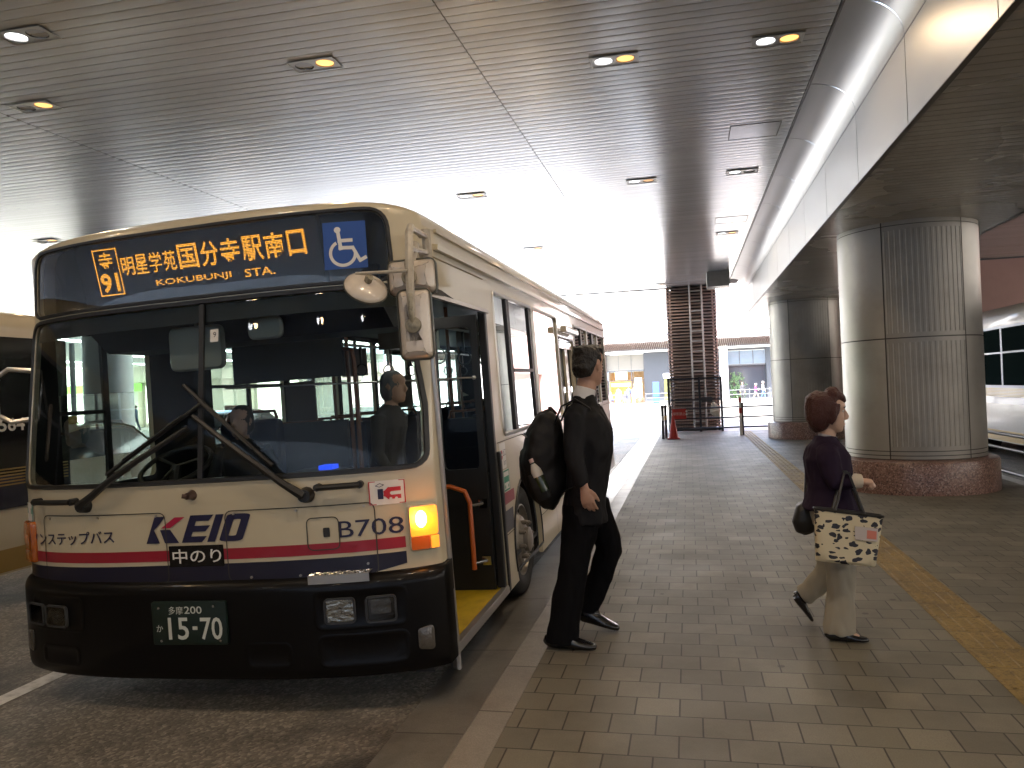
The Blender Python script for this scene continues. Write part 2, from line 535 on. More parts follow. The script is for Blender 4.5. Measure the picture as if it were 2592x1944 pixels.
# ================================================================ ceiling over the bays
def slat_mat(name, colr, rough, metal):
    m = bpy.data.materials.new(name); m.use_nodes = True
    k = NT(m); p = k.n['Principled BSDF']
    tc = k.new('ShaderNodeTexCoord')
    mp = k.new('ShaderNodeMapping'); mp.inputs['Scale'].default_value = (.35, 8.0, 1); k.link(tc.outputs['Object'], mp.inputs[0])
    wn_ = k.new('ShaderNodeTexWhiteNoise', noise_dimensions='1D')
    sp = k.new('ShaderNodeSeparateXYZ'); k.link(tc.outputs['Object'], sp.inputs[0])
    k.link(k.math('FLOOR', k.math('DIVIDE', sp.outputs[1], .125)), wn_.inputs['W'])
    n1 = k.new('ShaderNodeTexNoise', i_Scale=1.0, i_Detail=5.0); k.link(mp.outputs[0], n1.inputs['Vector'])
    n2 = k.new('ShaderNodeTexNoise', i_Scale=.6, i_Detail=4.0); k.link(tc.outputs['Object'], n2.inputs['Vector'])
    t = k.math('ADD', k.math('MULTIPLY', wn_.outputs['Value'], .25), k.math('MULTIPLY', n1.outputs[0], .75))
    c = k.ramp(t, [(.2, tuple(x * .86 for x in colr)), (.8, tuple(x * 1.1 for x in colr))])
    k.link(c, p.inputs['Base Color'])
    p.inputs['Metallic'].default_value = metal
    k.link(k.math('MULTIPLY_ADD', n2.outputs[0], .1, rough - .05), p.inputs['Roughness'])
    return m
M_slat = slat_mat('ceiling_slats', (.7, .72, .75), .2, .45)
M_slat2 = slat_mat('soffit_slats', (.52, .49, .44), .27, .25)
M_dark = mat('dark_void', (.01, .01, .01), .8)
M_trim = mat('seam_trim', (.06, .06, .06), .5, metal=.3)

def slats(x0, x1, y0, y1, z, pitch=.125, ph=0.0, mb=None):
    mb = mb or MB()
    y = y0 + ph
    while y < y1:
        a, b = y + .0035, min(y + pitch - .0035, y1)
        prof = [(a, z + .02), (a, z + .0015), (a + .004, z)] + [(a + (b - a) * t, z - .0009 * math.sin(pi * t)) for t in (.25, .5, .75)] + [(b - .004, z), (b, z + .0015), (b, z + .02)]
        n = len(prof)
        mb.add([(x0, q[0], q[1]) for q in prof] + [(x1, q[0], q[1]) for q in prof], [(i, i + 1, n + i + 1, n + i) for i in range(n - 1)])
        y += pitch
    return mb
CZ = 4.62
c1 = slats(-1.765, 1.30, -12, 25.5, CZ)
slats(-6.59, -1.777, -12, 25.5, CZ, ph=.05, mb=c1)
slats(-40, -6.602, -12, 25.5, CZ, ph=.09, mb=c1)
slats(4.62, 14, -12, 23.5, CZ, mb=c1)
ceil_o = c1.build('ceiling', [M_slat, M_dark, M_trim], ang=9, merge=False)
tag(ceil_o, kind='structure')
c2 = MB()
c2.box(-40, 1.6, -12, 25.5, CZ + .021, CZ + .4)
c2.box(4.3, 14, -12, 23.5, CZ + .021, CZ + .4)
tag(c2.build('ceiling_slab', M_dark), kind='structure')
c2 = MB()
for x in (-1.771, -6.596): c2.box(x - .006, x + .006, -12, 25.5, CZ + .006, CZ + .02)
c2.box(-40, 1.3, 25.5, 25.53, CZ - .03, CZ + .5)
c2.box(4.62, 14, 23.5, 23.53, CZ - .03, CZ + .5)
tag(c2.build('ceiling_trim', M_trim), kind='structure')

# downstand beam over the pillars: coved cheeks, flat fascias, slatted soffit
M_steel = bpy.data.materials.new('brushed_panel'); M_steel.use_nodes = True
k = NT(M_steel); p_ = k.n['Principled BSDF']
tc = k.new('ShaderNodeTexCoord'); mp = k.new('ShaderNodeMapping'); mp.inputs['Scale'].default_value = (.5, .12, .8)
k.link(tc.outputs['Object'], mp.inputs[0]); n1 = k.new('ShaderNodeTexNoise', i_Scale=2.0, i_Detail=6.0); k.link(mp.outputs[0], n1.inputs['Vector'])
k.link(k.ramp(n1.outputs[0], [(.2, (.35, .348, .342)), (.8, (.39, .388, .38))]), p_.inputs['Base Color'])
p_.inputs['Metallic'].default_value = .7
k.link(k.math('MULTIPLY_ADD', n1.outputs[0], .02, .36), p_.inputs['Roughness'])
M_joint = mat('panel_joint', (.035, .03, .028), .6)
M_lip = mat('edge_lip', (.12, .11, .1), .4, metal=.6)

XC = 2.94
beam = empty('downstand_beam', 'brushed metal ceiling beam with coved side and slatted underside running over the round pillars', 'beam', (XC, 0, 0))
YE = 24.0
def cove(sgn):
    """profile from ceiling edge down a quarter cove to the fascia top"""
    pts = []
    for i in range(13):
        a = pi / 2 * i / 12
        # ceiling edge at dx=-1.61, fascia at dx=-1.20, drop .33
        pts.append((sgn * (-1.62 + .42 * math.sin(a)), CZ - .005 - .335 * (1 - math.cos(a))))
    return pts
PANEL = 1.83
ys_ = []
y = -12 + 0.35
while y < YE: ys_.append(y); y += PANEL
ys_ = [-12] + ys_ + [YE]
for sgn, nm in ((1, 'cove'), (-1, 'cove')):
    mb = MB(); pr = cove(sgn)
    for a, b in zip(ys_, ys_[1:]):
        
        off = [(x - sgn * .012 * 0, z) for x, z in pr]
        bk = [(x + sgn * .006 * math.sin(pi / 2 * i / 12), z + .006 * math.cos(pi / 2 * i / 12) + .001) for i, (x, z) in enumerate(pr)][::-1]
        mb.rings([[(x, a + .008, z) for x, z in pr + bk], [(x, b - .008, z) for x, z in pr + bk]])
    o = mb.build('cove', [M_steel], beam, ang=60, merge=False)
    fa = MB()
    for a, b in zip(ys_, ys_[1:]):
        fa.box(sgn * -1.2, sgn * -1.18, a + .008, b - .008, 3.575, CZ - .352)
    fa.build('fascia', [M_steel], beam, ang=0, merge=False)
mb = MB()
mb.box(-1.17, 1.17, -12, YE - .01, 3.615, CZ - .01)
mb.box(-1.6, -1.55, -12, YE - .01, CZ, CZ + .3); mb.box(1.55, 1.6, -12, YE - .01, CZ, CZ + .3)
mb.build('core', M_joint, beam, ang=0)
mb = MB()
for sg in (-1, 1):
    mb.box(min(sg * 1.205, sg * 1.16), max(sg * 1.205, sg * 1.16), -12, YE, 3.568, 3.576)
    mb.box(min(sg * 1.63, sg * 1.615), max(sg * 1.63, sg * 1.615), -12, YE, CZ - .02, CZ + .01)
mb.build('edge_lip', M_lip, beam, ang=0)
mb = MB()
pr = [(-1.62, CZ - .006)] + cove(1)[1:] + [(-1.2, 3.58), (1.2, 3.58)] + list(reversed(cove(-1)))
mb.prism(pr, 'y', YE, YE + .02)
mb.build('end_cap', M_steel, beam, ang=0)
slats(-1.165, 1.165, -12, YE, 3.58).build('soffit', M_slat2, beam, ang=9, merge=False)

# round pillars
M_granite = bpy.data.materials.new('red_granite'); M_granite.use_nodes = True
k = NT(M_granite); p_ = k.n['Principled BSDF']
tc = k.new('ShaderNodeTexCoord'); v = k.new('ShaderNodeTexVoronoi', i_Scale=70.0); k.link(tc.outputs['Object'], v.inputs['Vector'])
k.link(k.ramp(v.outputs['Color'], [(.1, (.06, .035, .03)), (.45, (.2, .11, .085)), (.7, (.27, .16, .13)), (.95, (.4, .3, .26))]), p_.inputs['Base Color'])
p_.inputs['Roughness'].default_value = .32
M_pillar = mat('pillar_panel', (.38, .362, .33), .42, metal=.5, dirt=.12, dscale=2.5, rvar=.06)
M_rib = mat('pillar_ribs', (.3, .285, .26), .46, metal=.35, dirt=.14, dscale=3)

def pillar(x, y, label, group=None, top=3.58):
    P = empty('round_pillar', label, 'pillar', (x, y, 0), 0, group)
    r = .857
    mb = MB(); mb.lathe([(.99, .115), (.99, .5), (.975, .53), (.9, .545), (.84, .55)], n=64); mb.build('base', M_granite, P, ang=50)
    def arc(a0, a1, rr, z0, z1, mb, n=None):
        n = n or max(2, int((a1 - a0) / R(3)))
        pts = [(rr * math.cos(a0 + (a1 - a0) * i / n), rr * math.sin(a0 + (a1 - a0) * i / n)) for i in range(n + 1)]
        mb.rings([[(q[0], q[1], z0) for q in pts], [(q[0], q[1], z1) for q in pts]], cap=False, loop=False)
    ga = R(.5)
    half = R(33)
    bands = [(.56, .60), (.61, .655), (.665, 2.09), (2.105, top - .06), (top - .05, top + .02)]
    for cen in (0, 180):
        mb = MB()
        a0, a1 = R(cen) - (pi / 2 - half) + ga, R(cen) + (pi / 2 - half) - ga
        for z0, z1 in bands: arc(a0, (a0 + a1) / 2 - ga * .2, r, z0, z1, mb); arc((a0 + a1) / 2 + ga * .2, a1, r, z0, z1, mb)
        mb.build('panel', M_pillar, P, ang=30, merge=False)
    for cen in (90, 270):
        mb = MB()
        a0, a1 = R(cen) - half + ga, R(cen) + half - ga
        for z0, z1 in (bands[0], bands[1], bands[4]): arc(a0, a1, r, z0, z1, mb)
        for z0, z1 in bands[2:4]:
            n = 15; st = (a1 - a0) / n
            pts = []
            pts.append((r, a0))
            for i in range(n):
                c = a0 + (i + .5) * st
                for d, q in ((-.28, r), (-.2, r - .0055), (.2, r - .0055), (.28, r)):
                    pts.append((q, c + d * st))
            pts.append((r, a1))
            xy = [(q * math.cos(a), q * math.sin(a)) for q, a in pts]
            zz = [z0 + .055, z1 - .055]
            mb.rings([[(q[0], q[1], zz[0]) for q in xy], [(q[0], q[1], zz[1]) for q in xy]], cap=False, loop=False)
            arc(a0, a1, r, z0, zz[0], mb); arc(a0, a1, r, zz[1], z1, mb)
        mb.build('ribbed_panel', M_rib, P, ang=20, merge=False)
    mb = MB(); mb.lathe([(r - .012, .55), (r - .012, top + .02)], n=64); mb.build('core', M_joint, P, ang=60)
    return P
pillar(2.94, 11.61, 'nearer round metal pillar on a red granite base, right of the walking woman')
pillar(2.94, 21.3, 'farther round metal pillar on a granite base, beside the railing')

# ceiling light fittings: a square plate with two round lamps each
M_plate = mat('fitting_plate', (.35, .34, .32), .35, metal=.7)
M_refl = mat('unlit_reflector', (.25, .24, .23), .2, metal=.9)
M_warm = mat('lamp_warm', (.8, .7, .5), .4, emit=(1.0, .46, .12), estr=.13)
M_cool = mat('lamp_white', (.8, .8, .8), .4, emit=(.95, .97, 1.0), estr=.3)
M_amber = mat('lamp_dim', (.8, .6, .4), .4, emit=(1.0, .5, .18), estr=.05)
def ceiling_light(x, y, left, right, label, group='recessed twin lamps in the slatted ceiling', z=CZ):
    L = empty('ceiling_light', label, 'ceiling light', (x, y, z), 0, group)
    mb = MB(); hole = [disc2(sg * .099, 0, .083, n=24) for sg in (-1, 1)]
    mb.patch([(-.22, -.12), (.22, -.12), (.22, .12), (-.22, .12)], hole, lambda u, v: (u, v, -.012))
    for a, b, c, d in ((-.22, .22, -.12, -.112), (-.22, .22, .112, .12), (-.22, -.212, -.112, .112), (.212, .22, -.112, .112)):
        mb.box(a, b, c, d, -.016, -.0125)
    mb.build('plate', M_plate, L, ang=0)
    for sg, st in ((-1, left), (1, right)):
        mb = MB(); mb.lathe([(.083, -.0125), (.07, .05), (.03, .075), (.001, .08)], (sg * .099, 0, 0), n=24)
        mb.build('reflector', M_refl, L, ang=40)
        if st:
            mb = MB(); mb.lathe([(.001, -.006), (.05, -.008), (.078, -.002)], (sg * .099, 0, 0), n=24)
            ld = bpy.data.lights.new('lamp_light', 'SPOT'); ld.energy = {'w': 4.2, 'c': 1.5, 'a': .9}[st]; ld.color = {'w': (1, .68, .36), 'c': (.95, .97, 1), 'a': (1, .6, .3)}[st]
            ld.spot_size = R(165); ld.spot_blend = .6; ld.shadow_soft_size = .07
            lo = bpy.data.objects.new('lamp_light', ld); col.objects.link(lo); lo.parent = L; lo.location = (sg * .099, 0, -.03)
            mb.build('lamp', {'w': M_warm, 'c': M_cool, 'a': M_amber}[st], L, ang=40)
    return L
TL = 'twin ceiling lamp, '
ceiling_light(-3.13, 6.49, None, 'w', TL + 'left unlit and right orange, above the front of the number 91 bus')
ceiling_light(-.54, 7.24, 'c', 'w', TL + 'both lit white and orange, between the bus and the coved beam')
ceiling_light(.88, 7.26, 'c', 'w', TL + 'both lit, close to the coved beam at the top of the photo')
ceiling_light(-6.14, 6.55, None, 'w', TL + 'left unlit and right orange, above the bus at the left edge')
ceiling_light(-5.0, 5.28, 'c', None, TL + 'left lit white and right unlit, at the upper left corner')
ceiling_light(-.55, 11.7, 'c', 'a', TL + 'dim white and orange, farther back over the bus roof')
ceiling_light(.865, 11.71, 'c', None, TL + 'left white and right unlit, beside the coved beam')
ceiling_light(-11.0, 11.9, None, 'w', TL + 'far one just above the left end of the bus roof')
ceiling_light(-.75, 24.2, 'c', 'a', TL + 'farthest one by the bright end of the ceiling')
for x, y in ((-.54, 2.4), (.88, 2.4), (-3.1, 1.8), (-6.1, 1.8), (-.54, -2.4), (.88, -2.4), (-3.1, -2.8), (-6.1, -2.8), (.88, 16.5), (-3.1, 11.6), (-3.1, 16.5), (7.5, 4), (7.5, 9), (10.5, 6)):
    ceiling_light(x, y, 'c', 'w', TL + 'white and orange, of the rows outside the photo')

def hatch(x, y, label):
    mb = MB()
    for a, b, c, d in ((-.29, .29, -.28, -.268), (-.29, .29, .268, .28), (-.29, -.278, -.268, .268), (.278, .29, -.268, .268)):
        mb.box(a, b, c, d, -.005, .003, 1)
    mb.box(-.277, .277, -.267, .267, -.003, .003, 0)
    o = mb.build('access_hatch', [M_slat, M_trim], ang=0, merge=False); o.location = (x, y, CZ)
    tag(o, label, 'hatch', 'square access hatches in the ceiling')
hatch(.885, 9.86, 'nearer square access hatch framed in the slatted ceiling by the cove')
hatch(.89, 15.18, 'farther square access hatch in the bright part of the ceiling')
# box hanging below the far end of the ceiling
mb = MB()
for i in range(3): mb.box(.6, 1.2, 22.2, 22.9, 4.215 + i * .14, 4.352 + i * .14)
o = mb.build('ceiling_duct', mat('duct_panel', (.33, .31, .28), .4, metal=.4, dirt=.1), ang=0, merge=False)
tag(o, 'panelled grey box hanging from the ceiling end beside the coved beam', 'duct')
# ================================================================ the bus at the kerb
# local axes: x to its door side (u = -x runs across the front from the door side), y to its tail, z up
M_cream = mat('bus_cream', (.55, .485, .345), .3, coat=.5, dirt=.03, dscale=2.5, rvar=.03)
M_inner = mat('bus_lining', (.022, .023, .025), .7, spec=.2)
M_black = mat('black_rubber', (.012, .012, .012), .45)
M_gloss = mat('black_gloss', (.008, .008, .009), .12)
M_bulb_in = mat('cabin_lamp', (.8, .8, .8), .4, emit=(1, .95, .85), estr=9)
M_bumper = mat('bumper_black', (.003, .0026, .0026), .36, spec=.16, coat=.1, rvar=.1, dscale=4)
M_red = mat('stripe_crimson', (.3, .012, .03), .35, coat=.4)
M_navy = mat('stripe_navy', (.007, .007, .024), .35, coat=.4)
M_ink = mat('lettering_navy', (.015, .014, .05), .4)
M_white = mat('white_vinyl', (.72, .7, .66), .4)
M_chrome = mat('chrome', (.62, .62, .62), .15, metal=1.0)
M_alu = mat('aluminium', (.5, .48, .45), .35, metal=.9)
M_tyre = mat('tyre', (.018, .018, .018), .8, bump=.3, bscale=40)
M_rim = mat('steel_rim', (.3, .27, .23), .38, metal=.6, dirt=.35, dscale=9)
M_glass = glass('screen_glass', (.78, .86, .84), 1.38)
M_sideglass = glass('side_glass', (.5, .62, .58), 1.55, boost=1.5)
M_signglass = glass('sign_glass', (.86, .86, .86), 1.5, boost=1.6)
M_orange = mat('orange_rail', (.55, .12, .015), .35)
M_poledark = mat('pole_brown', (.12, .035, .012), .4)
M_yellowfloor = mat('yellow_floor', (.5, .34, .012), .55, dirt=.25, dscale=8, bump=.25, bscale=90)
M_seat = mat('seat_fabric', (.01, .013, .03), .9)
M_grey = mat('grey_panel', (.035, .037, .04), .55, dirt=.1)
M_blue_sign = mat('access_blue', (.015, .07, .3), .4)
M_signal_glow = mat('signal_lit', (.9, .4, .05), .3, emit=(1.0, .27, .02), estr=.42)
k = NT(M_signal_glow); p_ = k.n['Principled BSDF']; tc = k.new('ShaderNodeTexCoord')
vm = k.n.new('ShaderNodeVectorMath'); vm.operation = 'DISTANCE'; k.link(tc.outputs['Object'], vm.inputs[0]); vm.inputs[1].default_value = (-.095, -.12, 1.0)
nz_ = k.new('ShaderNodeTexNoise', i_Scale=55.0, i_Detail=3.0); k.link(tc.outputs['Object'], nz_.inputs['Vector'])
fall = k.math('POWER', 2.718, k.math('MULTIPLY', k.math('MULTIPLY', vm.outputs['Value'], vm.outputs['Value']), -750.0))
k.link(k.math('ADD', .06, k.math('MULTIPLY', k.math('MULTIPLY', fall, .9), k.math('MULTIPLY_ADD', nz_.outputs[0], 1.6, .2))), p_.inputs['Emission Strength'])
sl_ = bpy.data.lights.new('signal_light', 'POINT'); sl_.energy = .07; sl_.color = (1, .3, .03); sl_.shadow_soft_size = .03
M_amber_off = mat('signal_lens', (.4, .1, .01), .2, coat=.5)
M_lens = glass('lamp_lens', (.85, .85, .82), 1.5, rough=.05)
M_plate_green = mat('plate_green', (.003, .012, .007), .4)
M_green = mat('sticker_green', (.02, .24, .14), .4)

HW, WL = 1.33, 9.5
def TT(w): return .012 * max(0, w - .2)
def rake(w): return .14 * min(max(0, w - 1.27), .98)
def FP(u, w, o=0.0):
    t = (HW - u) / (HW - TT(w)); t = max(-1, min(1, t))
    def P(t, w):
        return Vector((-(HW - t * (HW - TT(w))), -.26 * max(0, 1 - abs(t) ** 3.2) ** .8 + rake(w), w))
    p = P(t, w)
    if o:
        e = .004
        a = P(min(1, t + e), w) - P(max(-1, t - e), w); b = P(t, w + e) - P(t, w - e)
        n = b.cross(a); n.normalize()
        if n.y > .2: n = -n
        p = p + n * o
    return tuple(p)
def th(u): return HW * math.acos(max(-1, min(1, 1 - u / HW)))
def fpatch(mb, outline, holes, fn, m=0, ws=(), st=.06):
    g = lambda pl: [(th(p[0]), p[1]) for p in pl]
    cols_ = frange(0, HW * pi, st)[1:-1]
    mb.patch(g(outline), [g(h) for h in holes], lambda q, w_: fn(HW - HW * math.cos(q / HW), w_), cols_, ws, m=m)
def US(st=30): return [HW - HW * math.cos(pi * i / st) for i in range(1, st)]
def SP(side):
    if side > 0: return lambda v, w, o=0.0: (-TT(w) + o, v, w)
    return lambda v, w, o=0.0: (-2 * HW + TT(w) - o, v, w)

bus = empty('bus', 'cream city bus with crimson and navy stripes, orange 91 display and open front door', 'bus')
bus.matrix_world = Matrix(((0.99941724, 0.00277716, -0.03402151, -1.30751527), (-0.00310359, 0.99994962, -0.00954556, 4.10210002),
                           (0.03399329, 0.00964559, 0.99937551, 0.00013739), (0, 0, 0, 1)))
WS = rpoly([(.055, 1.285), (2 * HW - .06, 1.285), (2 * HW - .035, 1.5), (2 * HW - .07, 2.25), (.15, 2.25), (.06, 1.6)], [.07, .07, .0, .1, .1, .0], 5)
LB = rpoly([(.19, 2.305), (2 * HW - .11, 2.305), (2 * HW - .17, 2.672), (.205, 2.682)], [.06, .06, .12, .1], 6)
body = MB()
edge = []
wl = frange(.70, 2.6, .1)
fo = [(TT(.7) + 1e-5 + (2 * HW - 2 * TT(.7)) * (1 - math.cos(pi * i / 40)) / 2, .70) for i in range(41)]
fo += [(2 * HW - TT(w_), w_) for w_ in wl[1:]]
fo += [(2 * HW - TT(2.6) - (2 * HW - 2 * TT(2.6)) * (1 - math.cos(pi * i / 40)) / 2, 2.72 if 0 else 2.6 + .11 * min(1, 4 * (i / 40) * (1 - i / 40)) ** .35 if 0 < i < 40 else 2.6) for i in range(1, 41)]
fo += [(TT(w_), w_) for w_ in reversed(wl[1:-1])]
fpatch(body, fo, [dense(WS, .05), dense(LB, .05)], FP, ws=frange(.74, 2.58, .06) + [2.64, 2.68])
# roof dome from the top edge of the front shell to the tail
def topw(u):
    i = (1 - math.cos(math.acos(max(-1, min(1, 1 - 2 * (u - TT(2.6)) / (2 * HW - 2 * TT(2.6))))))) / 2
    return i
NR = 40
rows = []
cols = [TT(2.6) + (2 * HW - 2 * TT(2.6)) * (1 - math.cos(pi * i / NR)) / 2 for i in range(NR + 1)]
ftop = [FP(u, 2.6 + (.11 * min(1, 4 * (i / NR) * (1 - i / NR)) ** .35 if 0 < i < NR else 0)) for i, u in enumerate(cols)]
sv = [0, .012, .035, .07, .12, .2, .32, .5, .8, 1.3, 2.2, 3.5, 5, 6.5, 8, 9.0, 9.3, 9.42, WL - .02, WL]
for sj in sv:
    r_ = []
    for i, u in enumerate(cols):
        f = Vector(ftop[i])
        v = f.y + (WL - f.y) * sj / WL
        du = min(u - cols[0], cols[-1] - u)
        a = max(0, 1 - du / .42); b = max(0, 1 - sj / .42); c = max(0, 1 - (WL - sj) / .25)
        q = max(0, 1 - a ** 2.4 - c ** 2.4)
        full = 2.6 + .165 * q ** (1 / 2.4) + .03 * (1 - ((u - HW) / HW) ** 2) * (q > 0)
        z = f.z + (full - f.z) * (max(0, 1 - b ** 2.2) ** (1 / 2.2))
        if sj == 0: z = f.z
        r_.append((-u, v, max(z, 2.6) if 0 < i < NR else 2.6))
    rows.append(r_)
body.rings(rows, cap=False, loop=False)
# sides
def arch(c, r=.53, z=.40):
    a0 = math.asin((z - .19) / r)
    return [(c - r * math.cos(a), z + r * math.sin(a)) for a in [-a0 + (pi + 2 * a0) * i / 22 for i in range(23)]]
AX1, AX2 = 2.23, 6.9
def bot(side):
    pts = []
    if side > 0:
        pts += [(rake(w_) if w_ > .7 else .0, w_) for w_ in [.19, .4, .7]]
        pts = [(0.0, .19), (.115, .19), (.115, 2.215), (1.37, 2.215), (1.37, .19)]
    else:
        pts = [(0.0, .19)]
    pts += arch(AX1) + arch(AX2) + [(WL, .19), (WL, 2.6)]
    pts += [(v, 2.6) for v in (8, 6, 4, 2, 1, .5)]
    pts += [(rake(w_) + 0.0, w_) for w_ in reversed(wl)]
    return pts
WT, WBt = 2.36, 1.315
RWIN = [(1.66, 3.1), (3.2, 4.5), (5.85, 7.05), (7.15, 8.3), (8.4, 9.3)]
MID = (4.58, 5.66)
LWIN = [(.25, 1.15, 1.2, 2.22), (1.93, 3.15), (3.28, 4.4), (4.5, 5.5), (5.6, 6.75), (6.85, 8.1), (8.2, 9.3)]
rh = [rrect(a, WBt, b, WT, .05) for a, b in RWIN] + [rrect(MID[0], .26, MID[1], 2.15, .04)]
lh = [rrect(q[0], q[2] if len(q) > 2 else WBt, q[1], q[3] if len(q) > 2 else WT, .05) for q in LWIN]
for side, hl in ((1, rh), (-1, lh)):
    fn = SP(side)
    body.patch(bot(side), hl, fn, frange(.1, 9.4, .6), wl)
# tail wall
tail = [(-TT(w_), w_) for w_ in [.3] + wl] + [(-2 * HW + TT(w_), w_) for w_ in reversed([.3] + wl)]
body.patch(tail, [rrect(-2 * HW + .3, 1.45, -.3, 2.25, .08)], lambda x, z: (x, WL, z))
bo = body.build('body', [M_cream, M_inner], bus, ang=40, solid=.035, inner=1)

# --- glazing
def gasket(name, poly, fn, wd, mt, parent, o0=.001, h=.012):
    """raised rubber frame round a window, following the skin"""
    mb = MB(); p = dense(poly, .06); q = grow(p, wd)
    n = len(p)
    ri = [[fn(*a, o0) for a in p], [fn(*a, o0 + h) for a in grow(p, wd * .15)], [fn(*a, o0 + h) for a in grow(p, wd * .8)], [fn(*a, o0) for a in q]]
    vs = [x for r_ in ri for x in r_]; fs = []
    for j in range(3):
        for i in range(n): fs.append((j * n + i, j * n + (i + 1) % n, (j + 1) * n + (i + 1) % n, (j + 1) * n + i))
    mb.add(vs, fs)
    return mb.build(name, mt, parent, ang=60)
mb = MB(); fpatch(mb, dense(grow(WS, .004), .06), [], lambda u, w_: FP(u, w_, -.006), ws=frange(1.3, 2.24, .08))
scr = mb.build('windscreen', M_glass, bus, ang=0); scr.data.shade_smooth()
gasket('gasket', WS, FP, .028, M_black, scr)
mb = MB(); mb.rings([[FP(1.27 + d, w_, o) for d, o in ((-.014, -.01), (-.014, .006), (.014, .006), (.014, -.01))] for w_ in frange(1.285, 2.25, .12)])
mb.build('divider', M_black, scr, ang=30)
# dark band along the top of the screen, inside the glass
mb = MB(); mb.patch(dense(rpoly([(.13, 2.15), (2 * HW - .08, 2.15), (2 * HW - .08, 2.25), (.15, 2.25)], .02), .08), [], lambda u, w_: FP(u, w_, -.02), US(36), [2.2])
mb.build('top_band', M_black, scr, ang=0)
mb = MB(); mb.patch(rrect(1.165, 2.03, 1.215, 2.1, .003, 2), [], lambda u, w_: FP(u, w_, .001)); put_text(mb, '9', (-1, 0, 1, 1), lambda x, y: FP(1.187 - x * .009, 2.055 + y * .03, .002), 1)
put_text(mb, '9', (-1, 0, 1, 1), lambda x, y: FP(1.187 - x * .009, 2.055 + y * .03, .002), 1)
mb.build('inspection_sticker', [M_white, M_ink], scr, ang=0, merge=False)

# --- destination display behind its own pane
disp = empty('destination_display', None, None)
disp.parent = bus
mb = MB(); fpatch(mb, dense(LB, .06), [], lambda u, w_: FP(u, w_, -.004), ws=frange(2.33, 2.66, .055))
o = mb.build('pane', M_signglass, disp, ang=0); o.data.shade_smooth()
gasket('frame', LB, FP, .022, M_black, disp, h=.01)
mb = MB()
mb.patch(dense(grow(LB, .05), .08), [], lambda u, w_: tuple(Vector(FP(u, w_)) + Vector((0, .17, 0))), US(36), [2.5])
mb.build('housing', M_black, disp, ang=0)
def LED(u, w_, o=0.0): return (-u, -.08 + .22 * (2.66 - w_) - o, w_)
mb = MB(); mb.prism([(2.32, LED(0, 2.32)[1]), (2.675, LED(0, 2.675)[1]), (2.675, LED(0, 2.675)[1] + .05), (2.32, LED(0, 2.32)[1] + .05)], 'x', -2.12, -.56)
mb.v = [(p[0], p[2], p[1]) for p in mb.v]
mb.build('panel', M_black, disp, ang=0)
M_led = bpy.data.materials.new('led_dots'); M_led.use_nodes = True
k = NT(M_led); p_ = k.n['Principled BSDF']
tc = k.new('ShaderNodeTexCoord'); sp = k.new('ShaderNodeSeparateXYZ'); k.link(tc.outputs['Object'], sp.inputs[0])
PIT = .0086
dx = k.math('SUBTRACT', k.math('FRACT', k.math('DIVIDE', sp.outputs[0], PIT)), .5)
dz = k.math('SUBTRACT', k.math('FRACT', k.math('DIVIDE', sp.outputs[2], PIT)), .5)
d = k.math('SQRT', k.math('ADD', k.math('MULTIPLY', dx, dx), k.math('MULTIPLY', dz, dz)))
on = k.math('LESS_THAN', d, .4)
p_.inputs['Base Color'].default_value = (.02, .01, 0, 1)
p_.inputs['Emission Color'].default_value = (1.0, .42, .03, 1)
k.link(k.math('MULTIPLY', on, .125), p_.inputs['Emission Strength'])
mb = MB()
def L(s_, u0, w0, u1, w1, bold=.012): put_text(mb, s_, (0, 0, 1, 1), lambda x, y: LED(u0 + (u1 - u0) * x, w0 + (w1 - w0) * y, .004), bold=bold)
L('寺', 1.968, 2.52, 1.878, 2.623); L('91', 1.985, 2.392, 1.862, 2.502, .03)
L('明', 1.826, 2.477, 1.74, 2.58); L('星', 1.733, 2.477, 1.648, 2.588); L('学', 1.638, 2.477, 1.556, 2.59); L('苑', 1.545, 2.477, 1.462, 2.59)
for ch, a, b in (('国', 1.446, 1.318), ('分', 1.3, 1.185), ('寺', 1.172, 1.05), ('駅', 1.035, .905), ('南', .893, .775), ('口', .752, .642)):
    L(ch, a, 2.475, b, 2.612, .016)
L('KOKUBUNJI', 1.62, 2.392, 1.13, 2.434, .01); L('STA.', 1.045, 2.39, .855, 2.436, .01)
for pl in ([(1.84, 2.638), (2.002, 2.638)], [(2.0, 2.64), (2.0, 2.376)], [(2.002, 2.378), (1.84, 2.378)], [(1.842, 2.376), (1.842, 2.64)]):
    for q in stroke(pl, .008): mb.add([LED(a, b, .004) for a, b in q], [(0, 1, 2, 3)])
mb.build('led_text', M_led, disp, ang=0, merge=False)
# accessibility sign behind the pane
def AS(x, y, o=0.0): return FP(.525 - x * .225 - .0, 2.368 + y * .258, .002 + o)
mb = MB(); mb.patch(dense([(-.02, 0), (1.0, 0), (1.0, 1), (0, 1)], .2), [], AS, [.25, .5, .75], [.25, .5, .75])
sgn_ = mb.build('access_sign', M_blue_sign, disp, ang=0)
mb = MB()
F_ = lambda x, y: AS(x, y, .002)
mb.patch(disc2(.345, .83, .078, .066), [], F_)
for q in stroke([(.36, .75), (.4, .43)], .085) + stroke([(.36, .6), (.66, .6)], .075) + stroke([(.37, .45), (.68, .44), (.83, .16), (.96, .22)], .075):
    mb.add([F_(*a) for a in q], [(0, 1, 2, 3)])
ring_o = [(.44 + .33 * math.cos(a), .33 + .29 * math.sin(a)) for a in [R(118) + R(250) * i / 26 for i in range(27)]]
ring_i = [(.44 + .255 * math.cos(a), .33 + .222 * math.sin(a)) for a in [R(118) + R(250) * i / 26 for i in range(27)]]
